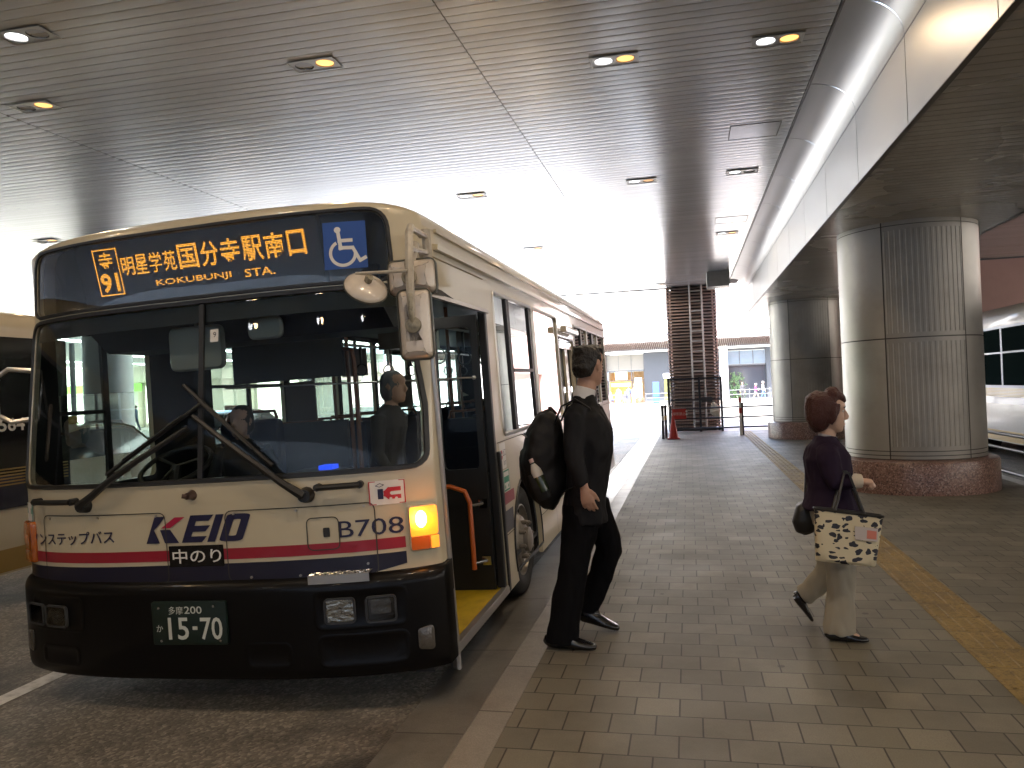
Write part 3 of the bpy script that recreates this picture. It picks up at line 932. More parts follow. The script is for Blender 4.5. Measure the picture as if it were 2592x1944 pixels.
for i in range(26): mb.add([F_(*ring_o[i]), F_(*ring_o[i + 1]), F_(*ring_i[i + 1]), F_(*ring_i[i])], [(0, 1, 2, 3)])
mb.build('wheelchair_symbol', M_white, sgn_, ang=0, merge=False)

# --- front panel: stripes, lettering, flaps
def on_front(name, polys, mt, parent=bus, o=.0025):
    mb = MB()
    for pl in polys: mb.patch(dense(pl, .05), [], lambda u, w_: FP(u, w_, o), US(36), frange(.75, 1.2, .05))
    ob = mb.build(name, mt, parent, ang=0, merge=False); ob.data.shade_smooth(); return ob
UE = 2 * HW - .012
on_front('crimson_stripe', [[(.168, .846), (UE, .83), (UE, .89), (.168, .905)]], M_red)
on_front('navy_stripe', [[(.168, .762), (.168, .826), (UE, .806), (UE, .735), (2.4, .716), (1.8, .706), (1.0, .706), (.4, .716)]], M_navy)
def front_text(name, s_, u0, w0, u1, w1, mt, bold=0.0, shear=0.0, parent=bus, o=.004, dw=0.0):
    mb = MB(); put_text(mb, s_, (0, 0, 1, 1), lambda x, y: FP(u0 + (u1 - u0) * x, w0 + dw * x + (w1 - w0) * y, o), bold=bold, shear=shear)
    return mb.build(name, mt, parent, ang=0, merge=False)
front_text('lettering', 'ノンステップバス', 2.555, .926, 1.845, 1.0, M_ink, .012, dw=.02)
front_text('lettering', 'B708', .5, .926, .172, 1.014, M_ink, .0)
# operator logo: slanted capitals built as polygons
mb = MB()
def K(pl, m): mb.patch(dense([(a, b) for a, b in pl], .05), [], lambda x, y: FP(1.636 - x * .64, .938 + y * .148, .004), m=m)
K([(.005, 0), (.105, 1), (.21, 1), (.15, .72), (.09, .5), (.14, 0)], 0)      # stem with a cut
K([(.16, .56), (.3, .95), (.4, .95), (.25, .56)], 1)                     # red upper arm
K([(.15, .5), (.25, .5), (.33, 0), (.19, 0)], 0)
for a, b in ((0, .22), (.39, .61), (.78, 1.0)): K([(.355 + .1 * a + .0, a), (.355 + .1 * b, b), (.58 + .1 * b, b), (.55 + .1 * a, a)], 0)
K([(.355, 0), (.455, 1), (.53, 1), (.43, 0)], 0)
K([(.6, 0), (.7, 1), (.775, 1), (.675, 0)], 0)
out = [(x + .1 * y, y) for x, y in rrect(.71, 0, .93, 1, .09, 5)]; inn = [(x + .1 * y, y) for x, y in rrect(.785, .2, .855, .8, .035, 4)]
mb.patch(dense(out, .1), [dense(inn, .1)], lambda x, y: FP(1.636 - x * .64, .938 + y * .148, .004), m=0)
mb.build('operator_logo', [M_ink, mat('logo_red', (.42, .015, .06), .4)], bus, ang=0, merge=False)
nb = on_front('boarding_sign', [rrect(1.155, .806, 1.492, .922, .004, 2)], M_gloss, o=.006)
front_text('sign_lettering', '中のり', 1.47, .825, 1.17, .903, M_white, .01, parent=nb, o=.008)
ic = on_front('card_sign', [rrect(.152, 1.082, .332, 1.21, .004, 2)], M_white, o=.004)
mb = MB()
FI = lambda x, y: FP(.332 - x * .18, 1.082 + y * .128, .006)
for q in stroke([(.02, .03), (.98, .03), (.98, .97), (.02, .97), (.02, .03)], .03): mb.add([FI(*a) for a in q], [(0, 1, 2, 3)], 0)
mb.patch(rrect(.25, .24, .4, .66, .01, 2), [], FI, m=1)
for q in stroke([(.2, .8), (.32, .89), (.43, .82), (.31, .74), (.2, .8)], .02): mb.add([FI(*a) for a in q], [(0, 1, 2, 3)], 1)
for q in stroke([(.82, .62), (.58, .62), (.5, .52), (.5, .4), (.58, .3), (.82, .3)], .17): mb.add([FI(*a) for a in q], [(0, 1, 2, 3)], 0)
for cx in (.6, .75): mb.patch(disc2(cx, .24, .04, .05, 12), [], lambda x, y: FP(.332 - x * .18, 1.082 + y * .128, .0075), m=2)
mb.build('card_mark', [mat('sign_red', (.5, .02, .03), .4), M_ink, M_white], ic, ang=0, merge=False)
gs = on_front('idling_sticker', [rrect(2.525, 1.06, 2.64, 1.175, .015, 3)], M_white, o=.004)
mb = MB(); FG = lambda x, y: FP(2.64 - x * .115, 1.06 + y * .115, .006)
for q in stroke([(.0, .06), (.9, .06), (.94, .94), (.0, .94)], .08): mb.add([FG(*a) for a in q], [(0, 1, 2, 3)])
mb.patch([(.0, .42), (.82, .42), (.82, .72), (.0, .72)], [], FG)
mb.build('sticker_print', M_green, gs, ang=0, merge=False)
M_seam = mat('panel_seam', (.05, .045, .035), .7)
def seam_loop(name, poly, wd=.006, parent=bus):
    mb = MB(); p = dense(poly, .04); n = len(p); q = grow(p, wd)
    mb.add([FP(*a, .0045) for a in p] + [FP(*a, .0045) for a in q], [(i, (i + 1) % n, n + (i + 1) % n, n + i) for i in range(n)])
    return mb.build(name, M_seam, parent, ang=0)
seam_loop('service_flap', rrect(.312, .72, 1.131, 1.098, .04))
seam_loop('service_flap', rrect(1.507, .72, 2.4, 1.103, .04))
fl = seam_loop('fuel_flap', rrect(.5, .872, .665, 1.036, .03))
mb = MB(); mb.patch(rrect(.545, .935, .58, .985, .006), [], lambda u, w_: FP(u, w_, .006)); mb.build('latch', M_black, fl, ang=0)
mb = MB()
for u, w_ in ((.36, 1.085), (.72, 1.085), (1.08, 1.085), (1.56, 1.09), (1.95, 1.09), (2.34, 1.09), (.72, .74), (.36, .78), (1.0, .74)):
    p = FP(u, w_, .002); q = FP(u, w_, .01); mb.tube([p, q], .007, 8)
mb.build('screw', M_alu, bus)
hn = MB(); p, q = Vector(FP(1.326, 1.196, 0)), Vector(FP(1.326, 1.196, .05))
hn.tube([p, p.lerp(q, .4), q], [.03, .022, .018], 12); hn.tube([q, q + Vector((-.02, -.012, .004))], .012, 8); hn.build('washer_jet', mat('jet_bronze', (.12, .08, .07), .3, metal=.6), bus)
def bar(u0, u1, w_):
    mb = MB()
    for u in (u0, u1): mb.tube([FP(u, w_, 0), FP(u, w_, .05)], .02, 8)
    mb.tube([FP(u0 + (u1 - u0) * i / 6, w_, .048 + .006 * math.sin(pi * i / 6)) for i in range(7)], .016, 8)
    return mb.build('grab_handle', M_black, bus)
bar(.37, .585, 1.203); bar(2.1, 2.42, 1.19)
def wiper(u0, w0, u1, w1, blade):
    root = empty('wiper', None, None); root.parent = bus
    mb = MB(); mb.tube([FP(u0, w0, -.005), FP(u0, w0, .05)], [.045, .035], 12)
    n = 6; mb.tube([FP(u0 + (u1 - u0) * i / n, w0 + (w1 - w0) * i / n, .05 + .02 * math.sin(pi * i / n)) for i in range(n + 1)], [.026] + [.02 - .008 * i / n for i in range(n)], 6)
    mb.build('arm', M_black, root)
    mb = MB(); (a, b), (c, d) = blade
    mb.tube([FP(a + (c - a) * i / 10, b + (d - b) * i / 10, .016) for i in range(11)], .012, 6)
    mb.tube([FP(a + (c - a) * (.2 + .6 * i / 6), b + (d - b) * (.2 + .6 * i / 6), .038) for i in range(7)], .007, 6)
    mb.build('blade', M_black, root)
wiper(.655, 1.165, 1.285, 1.62, ((.83, 1.33), (1.37, 1.8)))
wiper(2.03, 1.165, 1.315, 1.56, ((1.86, 1.33), (1.24, 1.7)))

# --- bumper
def BP(u, w_, o=0.0):
    """bumper skin: the front curve pushed out, rounded over at the top"""
    t = (HW - u) / (HW + .015); t = max(-1, min(1, t))
    def P(t, w_):
        dv = .045
        if w_ > .66: dv = .045 - .075 * (1 - math.sqrt(max(0, 1 - ((w_ - .66) / .075) ** 2)))
        if w_ < .26: dv = .045 - .05 * (1 - math.sqrt(max(0, 1 - ((.26 - w_) / .09) ** 2)))
        return Vector((-(HW - t * (HW + .015)), -.26 * max(0, 1 - abs(t) ** 3.2) ** .8 - dv, w_))
    p = P(t, w_)
    if o:
        e = .004; a = P(min(1, t + e), w_) - P(max(-1, t - e), w_); b = P(t, w_ + e) - P(t, w_ - e); n = b.cross(a).normalized()
        if n.y > .2: n = -n
        p = p + n * o
    return tuple(p)
bu = empty('bumper', None, None); bu.parent = bus
mb = MB(); us2 = [-.015] + [HW - (HW + .015) * math.cos(pi * i / 44) for i in range(1, 44)] + [2 * HW + .015]
ws2 = [.2, .205, .22, .24, .26, .4, .55, .66, .68, .7, .715, .725, .732, .735]
rw = []
for w_ in ws2:
    r_ = [BP(u, w_) for u in us2]
    rw.append([(r_[0][0], .1, w_)] + r_ + [(r_[-1][0], .1, w_)])
mb.rings(rw, cap=False, loop=False)
mb.build('skin', M_bumper, bu, ang=50, solid=.03)
def recess(poly, dep=.035, mt=M_bumper):
    mb = MB(); p = dense(poly, .04); q = grow(p, -.012); n = len(p)
    mb.add([BP(*a, .003) for a in grow(p, .012)] + [BP(*a, .006) for a in p] + [BP(*a, .001) for a in q], [(j * n + i, j * n + (i + 1) % n, (j + 1) * n + (i + 1) % n, (j + 1) * n + i) for j in range(2) for i in range(n)])
    mb.patch(q, [], lambda u, w_: BP(u, w_, .001), US(40), [])
    return mb.build('recess', mt, bu, ang=50)
recess(rrect(.17, .462, .63, .655, .04)); recess(rrect(2.07, .462, 2.5, .64, .04))
recess(rrect(.17, .265, .62, .42, .04)); recess(rrect(.78, .27, 1.03, .39, .04)); recess(rrect(2.12, .265, 2.42, .36, .03))
def headlight(u0, w0, u1, w1, bowl):
    h = empty('headlight', None, None); h.parent = bu
    pl = rrect(u0, w0, u1, w1, .015, 4)
    mb = MB(); n = len(pl); a = grow(pl, .01)
    mb.add([BP(*q, .004) for q in a] + [BP(*q, .02) for q in a] + [BP(*q, .02) for q in pl] + [BP(*q, .004) for q in pl], [(j * n + i, j * n + (i + 1) % n, (j + 1) * n + (i + 1) % n, (j + 1) * n + i) for j in range(3) for i in range(n)])
    mb.build('bezel', M_grey, h, ang=40)
    mb = MB(); cu, cw = (u0 + u1) / 2, (w0 + w1) / 2
    prev = None; rings = []
    for f, dpt in ((.97, .0125), (.8, .008), (.5, .0045), (.2, .003)):
        rings.append([BP(cu + (q[0] - cu) * f, cw + (q[1] - cw) * f, dpt) for q in pl])
    mb.rings(rings); 
    mb.build('reflector', mat('lamp_bowl', (.55, .54, .5), .12, metal=1.0, bump=.6, bscale=45) if bowl else M_gloss, h, ang=60)
    if bowl:
        p, q = BP(cu, cw, .004), BP(cu, cw, .014); mb = MB(); mb.tube([p, q], [.02, .012], 12); mb.build('bulb', M_chrome, h)
    else:
        mb = MB(); mb.patch(rrect(u0 + .018, w0 + .035, u1 - .018, w1 - .008, .01), [], lambda u, w_: BP(u, w_, .014)); mb.build('reflector_strip', mat('lamp_strip', (.2, .2, .2), .1, metal=1.0, bump=.5, bscale=30), h, ang=0)
    mb = MB(); mb.patch(pl, [], lambda u, w_: BP(u, w_, .019)); mb.build('lens', M_lens, h, ang=0)
headlight(.43, .497, .572, .613, True); headlight(.226, .49, .36, .61, False)
headlight(2.19, .485, 2.35, .59, True); headlight(2.39, .485, 2.53, .59, False)
for u0, u1 in ((.05, .125), (2 * HW - .125, 2 * HW - .05)):
    mb = MB(); pl = rpoly([(u0, .3), (u1, .315), (u1, .42), (u0, .435)], .02)
    mb.rings([[BP(*q, .0) for q in pl], [BP(*q, .008) for q in pl], [BP(*q, .013) for q in grow(pl, -.012)]])
    mb.build('fog_lamp', mat('clear_lens', (.07, .062, .05), .2, coat=.6, bump=.3, bscale=60), bu, ang=40)
mb = MB()
mb.rings([[BP(u, .737, .0 - .0) for u in (.34, .66)], [BP(u, .7, .006) for u in (.34, .66)], [BP(u, .693, .012) for u in (.34, .66)]], cap=False, loop=False)
mb.v = []; mb.f = []; mb.m = []
pl_ = [(.34 + .32 * i / 8) for i in range(9)]
mb.rings([[(-u, BP(u, .5)[1] - .004, .698) for u in pl_], [(-u, BP(u, .5)[1] - .004, .742) for u in pl_], [(-u, BP(u, .5)[1] + .055, .752) for u in pl_]], cap=False, loop=False)
st = mb.build('step_plate', M_alu, bu, ang=30)
mb = MB()
for i in range(12):
    for j in range(2):
        u = .36 + .026 * i; y = BP(u, .5)[1] + .01 + .024 * j; s_ = 1 if (i + j) % 2 else -1
        mb.tube([(-u - .008, y - .006 * s_, .7455 + .004 * j), (-u + .008, y + .006 * s_, .7455 + .004 * j)], .003, 5)
mb.build('tread', M_chrome, st)
plt = empty('number_plate', None, None); plt.parent = bu
PF = lambda u, w_, o=0.0: (-u, BP(1.36, .5)[1] - .012 - o, w_)
mb = MB(); mb.rings([[PF(*q, -.012) for q in rrect(1.133, .396, 1.587, .63, .012)], [PF(*q, .004) for q in rrect(1.133, .396, 1.587, .63, .012)], [PF(*q, .006) for q in rrect(1.139, .402, 1.581, .624, .012)]])
mb.build('plate', M_plate_green, plt, ang=40)
mb = MB(); PT = lambda x, y: PF(x, y, .0075)
def PL(s_, u0, w0, u1, w1, b=0.0): put_text(mb, s_, (0, 0, 1, 1), lambda x, y: PT(u0 + (u1 - u0) * x, w0 + (w1 - w0) * y), bold=b)
PL('多摩', 1.478, .562, 1.39, .605); PL('200', 1.382, .565, 1.275, .605, .01); PL('か', 1.56, .468, 1.52, .505)
PL('15', 1.487, .425, 1.362, .545, .012); PL('70', 1.29, .425, 1.158, .545, .012)
mb.patch(rrect(1.308, .478, 1.338, .497, .003, 2), [], PT)
mb.build('digits', mat('plate_white', (.6, .62, .56), .4), plt, ang=0, merge=False)
mb = MB()
for u, w_ in ((1.535, .6), (1.2, .605), (1.53, .42), (1.17, .42)): mb.tube([PF(u, w_, .005), PF(u, w_, .014)], .007, 8)
mb.build('bolt', M_chrome, plt)

# --- turn signals at the corners
def signal(sgn):
    """square lamp wrapped round the corner, in front-panel coordinates"""
    f = (lambda u, w_, o=0.0: FP(u, w_, o)) if sgn > 0 else (lambda u, w_, o=0.0: FP(2 * HW - u, w_, o))
    h = empty('turn_signal', None, None); h.parent = bus
    def pl(u0, u1, w0, w1, r): return dense(rrect(u0, w0, u1, w1, r, 4), .02)
    base = pl(.022, .15, .82, 1.065, .02)
    mb = MB(); mb.rings([[f(*q, .0) for q in base], [f(*q, .02) for q in base], [f(*q, .03) for q in grow(base, -.008)]], cap=False)
    mb.build('rim', M_cream if sgn > 0 else M_amber_off, h, ang=50)
    mb = MB(); up = pl(.026, .144, .9, 1.057, .012); mb.patch(up, [], lambda u, w_: f(u, w_, .03 + .006 * math.sin(pi * (w_ - .9) / .157)), [.04, .06, .09, .12], frange(.9, 1.05, .03))
    mb.build('lit_lens' if sgn > 0 else 'lens', M_signal_glow if sgn > 0 else M_amber_off, h, ang=0)
    mb = MB(); lo = pl(.06, .144, .828, .896, .01); mb.patch(lo, [], lambda u, w_: f(u, w_, .031), [.09, .12], [.86])
    mb.build('marker_lens', M_amber_off, h, ang=0)
    mb = MB(); lo = pl(.024, .056, .828, .896, .005); mb.patch(lo, [], lambda u, w_: f(u, w_, .031), [.04], [.86])
    mb.build('side_lens', M_signal_glow if sgn > 0 else M_amber_off, h, ang=0)
signal(1); signal(-1)
slo = bpy.data.objects.new('signal_light', sl_); col.objects.link(slo); slo.parent = bus; slo.location = FP(.075, .98, .09)
mb = MB(); mb.patch(disc2(.095, .99, .024, .045), [], lambda u, w_: FP(u, w_, .037), [.09, .1], [.98, 1.0]); mb.build('signal_bulb', mat('bulb_glow', (1, .7, .3), .4, emit=(1, .66, .2), estr=1.6), bus, ang=0)

# --- door side: frames, panes, stripes, gutter
S1 = SP(1)
M_lefttint = glass('left_glass', (.72, .88, .83), 1.35, boost=.5)
def side_window(a, b, z0, z1, fn, parent, splits=(), low=None, name='window', gm=None):
    root = empty(name, None, None); root.parent = parent
    pl = rrect(a, z0, b, z1, .05)
    gasket('frame', pl, fn, .03, M_alu, root, h=.008)
    mb = MB(); mb.patch(pl, [], lambda v, w_: fn(v, w_, -.012)); mb.build('glass', gm or M_sideglass, root, ang=0)
    if splits or low:
        mb = MB()
        for x, wd in splits:
            mb.rings([[fn(x + d, w_, o) for d, o in ((-wd / 2, -.02), (-wd / 2, .004), (wd / 2, .004), (wd / 2, -.02))] for w_ in (z0, z1)])
        for x0, x1, zz in low or ():
            mb.rings([[fn(x, zz + d, o) for d, o in ((-.014, -.015), (-.014, .008), (.014, .008), (.014, -.015))] for x in (x0, x1)])
        mb.build('glazing_bar', M_black, root, ang=30)
    return root
side_window(1.66, 3.1, WBt, WT, S1, bus, splits=((2.13, .1), (3.02, .1)), low=((2.18, 3.0, 1.79),))
side_window(3.2, 4.5, WBt, WT, S1, bus)
side_window(5.85, 7.05, WBt, WT, S1, bus, splits=((6.45, .06),))
side_window(7.15, 8.3, WBt, WT, S1, bus, splits=((7.7, .06),))
side_window(8.4, 9.3, WBt, WT, S1, bus)
S2 = SP(-1)
for i, q in enumerate(LWIN):
    z0, z1 = (q[2], q[3]) if len(q) > 2 else (WBt, WT)
    m_ = (q[0] + q[1]) / 2
    side_window(q[0], q[1], z0, z1, S2, bus, gm=M_lefttint, splits=((m_, .05),), low=((q[0], q[1], 1.85),) if i else ((q[0], m_, 1.2 + .5),))
mdoor = empty('middle_door', None, None); mdoor.parent = bus
mb = MB()
for a, b in ((4.6, 5.1), (5.14, 5.64)):
    o_, i_ = rrect(a, .3, b, 2.13, .02), rrect(a + .06, .55, b - .06, 2.05, .05)
    mb.patch(o_, [i_], lambda v, w_: S1(v, w_, -.04))
mb.build('leaf', M_cream, mdoor, ang=0, solid=.03)
mb = MB()
for a, b in ((4.6, 5.1), (5.14, 5.64)): mb.patch(rrect(a + .06, .55, b - .06, 2.05, .05), [], lambda v, w_: S1(v, w_, -.05))
mb.build('door_glass', M_sideglass, mdoor, ang=0)
gasket('rubber', rrect(4.58, .26, 5.66, 2.15, .04), S1, .03, M_black, mdoor, h=.006)
mb = MB(); mb.rbox(.0, .07, 4.62, 5.62, 2.22, 2.29, .02, axis='y'); mb.build('door_lamp', M_cream, bus)
def on_side(name, polys, mt, fn=S1, o=.003, parent=bus):
    for pl in polys:
        mb = MB(); mb.patch(pl, [], lambda v, w_: fn(v, w_, o))
        ob = mb.build(name, mt, parent, ang=0, merge=False)
    return ob
def cutarch(v0, v1, z):
    return (v0, v1)
segs = [(1.372, 1.69), (2.79, 4.55), (5.7, 6.36), (7.46, 9.49)]
on_side('crimson_stripe', [[(a, .8), (b, .8), (b, .885), (a, .885)] for a, b in [(1.385, 2.23 - .42)] + [(2.65, 4.55), (5.7, 6.48), (7.32, 9.49)]], M_red)
on_side('navy_stripe', [[(a, .6), (b, .6), (b, .755), (a, .755)] for a, b in [(1.385, 1.73), (2.73, 4.55), (5.7, 6.4), (7.4, 9.49)]], M_navy)
on_side('navy_stripe', [[(a, .6), (b, .6), (b, .755), (a, .755)] for a, b in [(.1, 1.73), (2.73, 6.4), (7.4, 9.49)]], M_navy, S2)
on_side('crimson_stripe', [[(a, .8), (b, .8), (b, .885), (a, .885)] for a, b in [(.1, 1.81), (2.65, 6.48), (7.32, 9.49)]], M_red, S2)
mb = MB()
for z, v0, v1 in ((.585, 1.4, 1.71), (1.26, 1.4, 9.45), (.5, 2.75, 6.4)):
    mb.rings([[S1(v, z + d, .0035) for d in (-.003, .003)] for v in (v0, v1)], cap=False, loop=False)
for v in (3.55, 4.2, 6.2): mb.rings([[S1(v + d, z, .0035) for d in (-.003, .003)] for z in (.2, .8)], cap=False, loop=False)
mb.build('panel_seam', M_seam, bus, ang=0)
mb = MB()   # rain gutter and roof rail
mb.rings([[S1(v, 2.5 + dz, o) for dz, o in ((-.018, 0), (-.018, .03), (.012, .034), (.016, 0))] for v in (.3, 1.5, 9.4)])
mb.rings([[S1(v, 2.6 + dz, o) for dz, o in ((-.01, 0), (-.01, .018), (.012, .018), (.012, 0))] for v in (.35, 9.4)])
mb.build('rain_gutter', M_cream, bus, ang=30)
mb = MB(); mb.rings([[S1(v, 2.44 + dz, o) for dz, o in ((-.006, 0), (0, .008), (.006, 0))] for v in (.2, 1.4)]); mb.build('trim_rib', mat('trim_ochre', (.4, .31, .17), .4), bus)
ex = on_side('exit_sticker', [rrect(1.46, 1.06, 1.64, 1.25, .01, 3)], M_white)
mb = MB(); mb.patch(disc2(1.505, 1.165, .034, n=20), [], lambda v, w_: S1(v, w_, .005), m=0)
mb.patch([(1.478, 1.157), (1.532, 1.157), (1.532, 1.173), (1.478, 1.173)], [], lambda v, w_: S1(v, w_, .006), m=2)
put_text(mb, '出口', (0, 0, 1, 1), lambda x, y: S1(1.55 + x * .08, 1.15 + y * .055, .005), 1); put_text(mb, 'EXIT', (0, 0, 1, 1), lambda x, y: S1(1.555 + x * .07, 1.085 + y * .03, .005), 1)
mb.build('sticker_print', [mat('exit_red', (.5, .02, .06), .4), M_ink, M_white], ex, ang=0, merge=False)
gs = on_side('green_sticker', [rrect(1.5, .86 + .03, 1.69, 1.05, .02, 3)], M_white)
mb = MB()
for q in stroke([(1.51, .9), (1.68, .9), (1.68, 1.04), (1.51, 1.04), (1.51, .9)], .012): mb.add([S1(*a, .005) for a in q], [(0, 1, 2, 3)])
mb.patch([(1.52, .955), (1.67, .955), (1.67, 1.0), (1.52, 1.0)], [], lambda v, w_: S1(v, w_, .005))
for c in (1.545, 1.645): mb.patch(disc2(c, .925, .014, n=10), [], lambda v, w_: S1(v, w_, .005))
mb.build('sticker_print', M_green, gs, ang=0, merge=False)
mb = MB(); mb.rbox(0, .03, 3.7, 3.8, .83, .87, .01, axis='y'); mb.build('side_marker', M_signal_glow, bus)
# front door opening
dr = empty('front_door', None, None); dr.parent = bus
mb = MB(); mb.rings([[S1(v, 2.2 + dz, o) for dz, o in ((-.01, 0), (-.012, .035), (.018, .02), (.025, 0))] for v in (.1, 1.39)]); mb.build('head_trim', M_alu, dr, ang=30)
mb = MB(); mb.rings([[(-TT(w_) + o, v, w_) for v, o in ((.085, .004), (.085, .02), (.112, .02), (.112, -.03))] for w_ in (.12, 1.3, 2.2)])
mb.build('post_trim', M_alu, dr, ang=30)
mb = MB()
mb.box(-.06, -.005, 1.31, 1.368, .2, 2.2)
mb.build('rubber_seal', M_black, dr, ang=0, bevel=.008)
mb = MB(); mb.box(-.03, .012, 1.385, 1.44, .2, 1.2); mb.build('rubber_seal', M_black, dr, ang=0, bevel=.008)
mb = MB(); mb.patch([(-.42, .25), (-.06, .25), (-.06, 2.18), (-.42, 2.18)], [rrect(-.37, 1.1, -.11, 2.1, .04)], lambda x, z: (x, 1.3, z)); mb.build('folded_leaf', M_black, dr, ang=0, solid=.04)
mb = MB(); mb.box(-.06, -.005, .117, .15, .2, 2.2); mb.build('rubber_seal', M_black, dr, ang=0, bevel=.008)
mb = MB(); mb.patch(rrect(-.37, 1.1, -.11, 2.1, .04), [], lambda x, z: (x, 1.29, z)); mb.build('folded_leaf_glass', M_glass, dr, ang=0)
mb = MB(); mb.box(-.95, -.03, .115, 1.37, .205, .25); mb.build('door_floor', M_yellowfloor, dr, ang=0)
mb = MB(); mb.rings([[(x, v, z) for x, z in ((-.03, .253), (.006, .25), (.012, .235), (.012, .2), (-.03, .2))] for v in (.116, 1.37)]); mb.build('sill', M_alu, dr, ang=30)
mb = MB(); mb.tube([(-.55, 1.12, 1.0), (-.3, 1.14, 1.0), (-.2, 1.15, .96), (-.17, 1.15, .88), (-.17, 1.15, .42)], .017, 10); mb.build('orange_rail', M_orange, dr)
for z in (.86, .46):
    mb = MB(); mb.tube([(-.17, 1.15, z), (-.1, 1.24, z)], .012, 8); mb.box(-.13, -.07, 1.23, 1.27, z - .03, z + .03)
    mb.build('rail_bracket', M_chrome, dr)
mb = MB(); mb.tube([(-1.5, .4, 1.78), (-.1, 1.25, 1.74)], .006, 6); mb.ball((-.1, 1.25, 1.74), .016, .016, .016, 8); mb.build('grab_wire', M_alu, dr)

# wheels
def wheel(x, v, sgn, parent=bus, z=.405):
    W_ = empty('wheel', None, None); W_.parent = parent; W_.location = (x, v, z)
    mb = MB(); r = .445
    mb.lathe([(.285, .03), (.3, .045), (.36, .055), (.42, .04), (.437, .02), (r, -.02), (r, -.2), (.43, -.24), (.3, -.25), (.285, -.22)], n=48, axis='x')
    if sgn < 0: mb.v = [(-p[0], p[1], p[2]) for p in mb.v]
    mb.build('tyre', M_tyre, W_, ang=40)
    mb = MB()
    mb.lathe([(.287, .035), (.275, .038), (.268, .0), (.25, -.02), (.21, .0), (.185, .035), (.15, .045), (.125, .06), (.1, .065), (.098, .1), (.06, .115), (.001, .118)], n=48, axis='x')
    for i in range(8):
        a = 2 * pi * i / 8 + .2
        y_, z_ = .145 * math.cos(a), .145 * math.sin(a)
        mb.tube([(.04, y_, z_), (.09, y_, z_)], .019, 6); mb.tube([(.09, y_, z_), (.1, y_, z_)], .011, 6)
    if sgn < 0: mb.v = [(-p[0], p[1], p[2]) for p in mb.v]
    mb.build('rim', M_rim, W_, ang=35)
    mb = MB()
    for i in range(8):
        a = 2 * pi * (i + .5) / 8; c = (.0, .232 * math.cos(a), .232 * math.sin(a))
        mb.lathe([(.03, .0), (.028, -.02), (.001, -.021)], c, n=12, axis='x')
        mb.v[-36:] = [(p[0] + (-.005 + .0), p[1], p[2]) for p in mb.v[-36:]]
    if sgn < 0: mb.v = [(-p[0], p[1], p[2]) for p in mb.v]
    mb.build('hand_hole', M_black, W_, ang=0)
wheel(-.1, AX1, 1); wheel(-2 * HW + .1, AX1, -1, z=.43); wheel(-.1, AX2, 1, z=.36); wheel(-2 * HW + .1, AX2, -1)
mb = MB()
for x0, x1 in ((-.55, -.06), (-2 * HW + .06, -2 * HW + .55)):
    for c in (AX1, AX2):
        pts = arch(c, .56); mb.rings([[(x, p[0], p[1]) for p in pts] for x in (x0, x1)], cap=False, loop=False)
        mb.patch(pts, [], lambda v, w_: (x0 if x0 > -1 else x1, v, w_))
mb.box(-2 * HW + .1, -.1, .0, WL - .1, .14, .185)
mb.build('underbody', M_black, bus, ang=0)
gasket('arch_rim', arch(AX1, .53)[1:-1], S1, .02, M_black, bus, h=.01)
# roof unit
mb = MB()
sec = lambda v, s_: [(-.42 - .0, v, 2.72), (-.42 - .05 * s_, v, 2.72 + .21 * s_), (-.6, v, 2.72 + .26 * s_), (-2.06, v, 2.72 + .26 * s_), (-2.24 + .05 * s_, v, 2.72 + .21 * s_), (-2.24, v, 2.72)]
mb.rings([sec(1.55, .15), sec(1.62, .7), sec(1.78, 1), sec(2.3, 1), sec(2.31, .97), sec(4.0, .97), sec(4.1, .8), sec(4.12, .15)])
mb.build('roof_unit', M_cream, bus, ang=30)

# --- mirrors
br = empty('mirror_bracket', None, None); br.parent = bus
mb = MB()
mb.tube([(.06, -.3, 2.5), (.062, -.34, 2.46), (.062, -.38, 2.23), (.065, -.4, 2.06), (.065, -.4, 2.0)], [.02, .022, .022, .02, .012], 8)
mb.tube([(.02, .05, 2.55), (.024, .05, 2.39)], .026, 8)
mb.tube([(-.02, .06, 2.53), (.02, .05, 2.53)], .022, 8); mb.tube([(-.02, .06, 2.42), (.024, .05, 2.42)], .022, 8)
mb.tube([(.06, -.31, 2.49), (.02, .04, 2.51)], .017, 8); mb.tube([(.062, -.36, 2.38), (.022, .04, 2.42)], .015, 8)
mb.tube([(.045, -.2, 2.43), (.04, -.26, 2.34), (.03, -.29, 2.28)], .02, 8)
mb.tube([(.06, -.4, 2.262), (-.2, -.43, 2.272)], .008, 8)
mb.build('arm', mat('bracket_paint', (.42, .38, .31), .4, dirt=.3, dscale=14), br)
M_mirback = mat('mirror_cream', (.6, .53, .45), .3, coat=.5, dirt=.1, dscale=14)
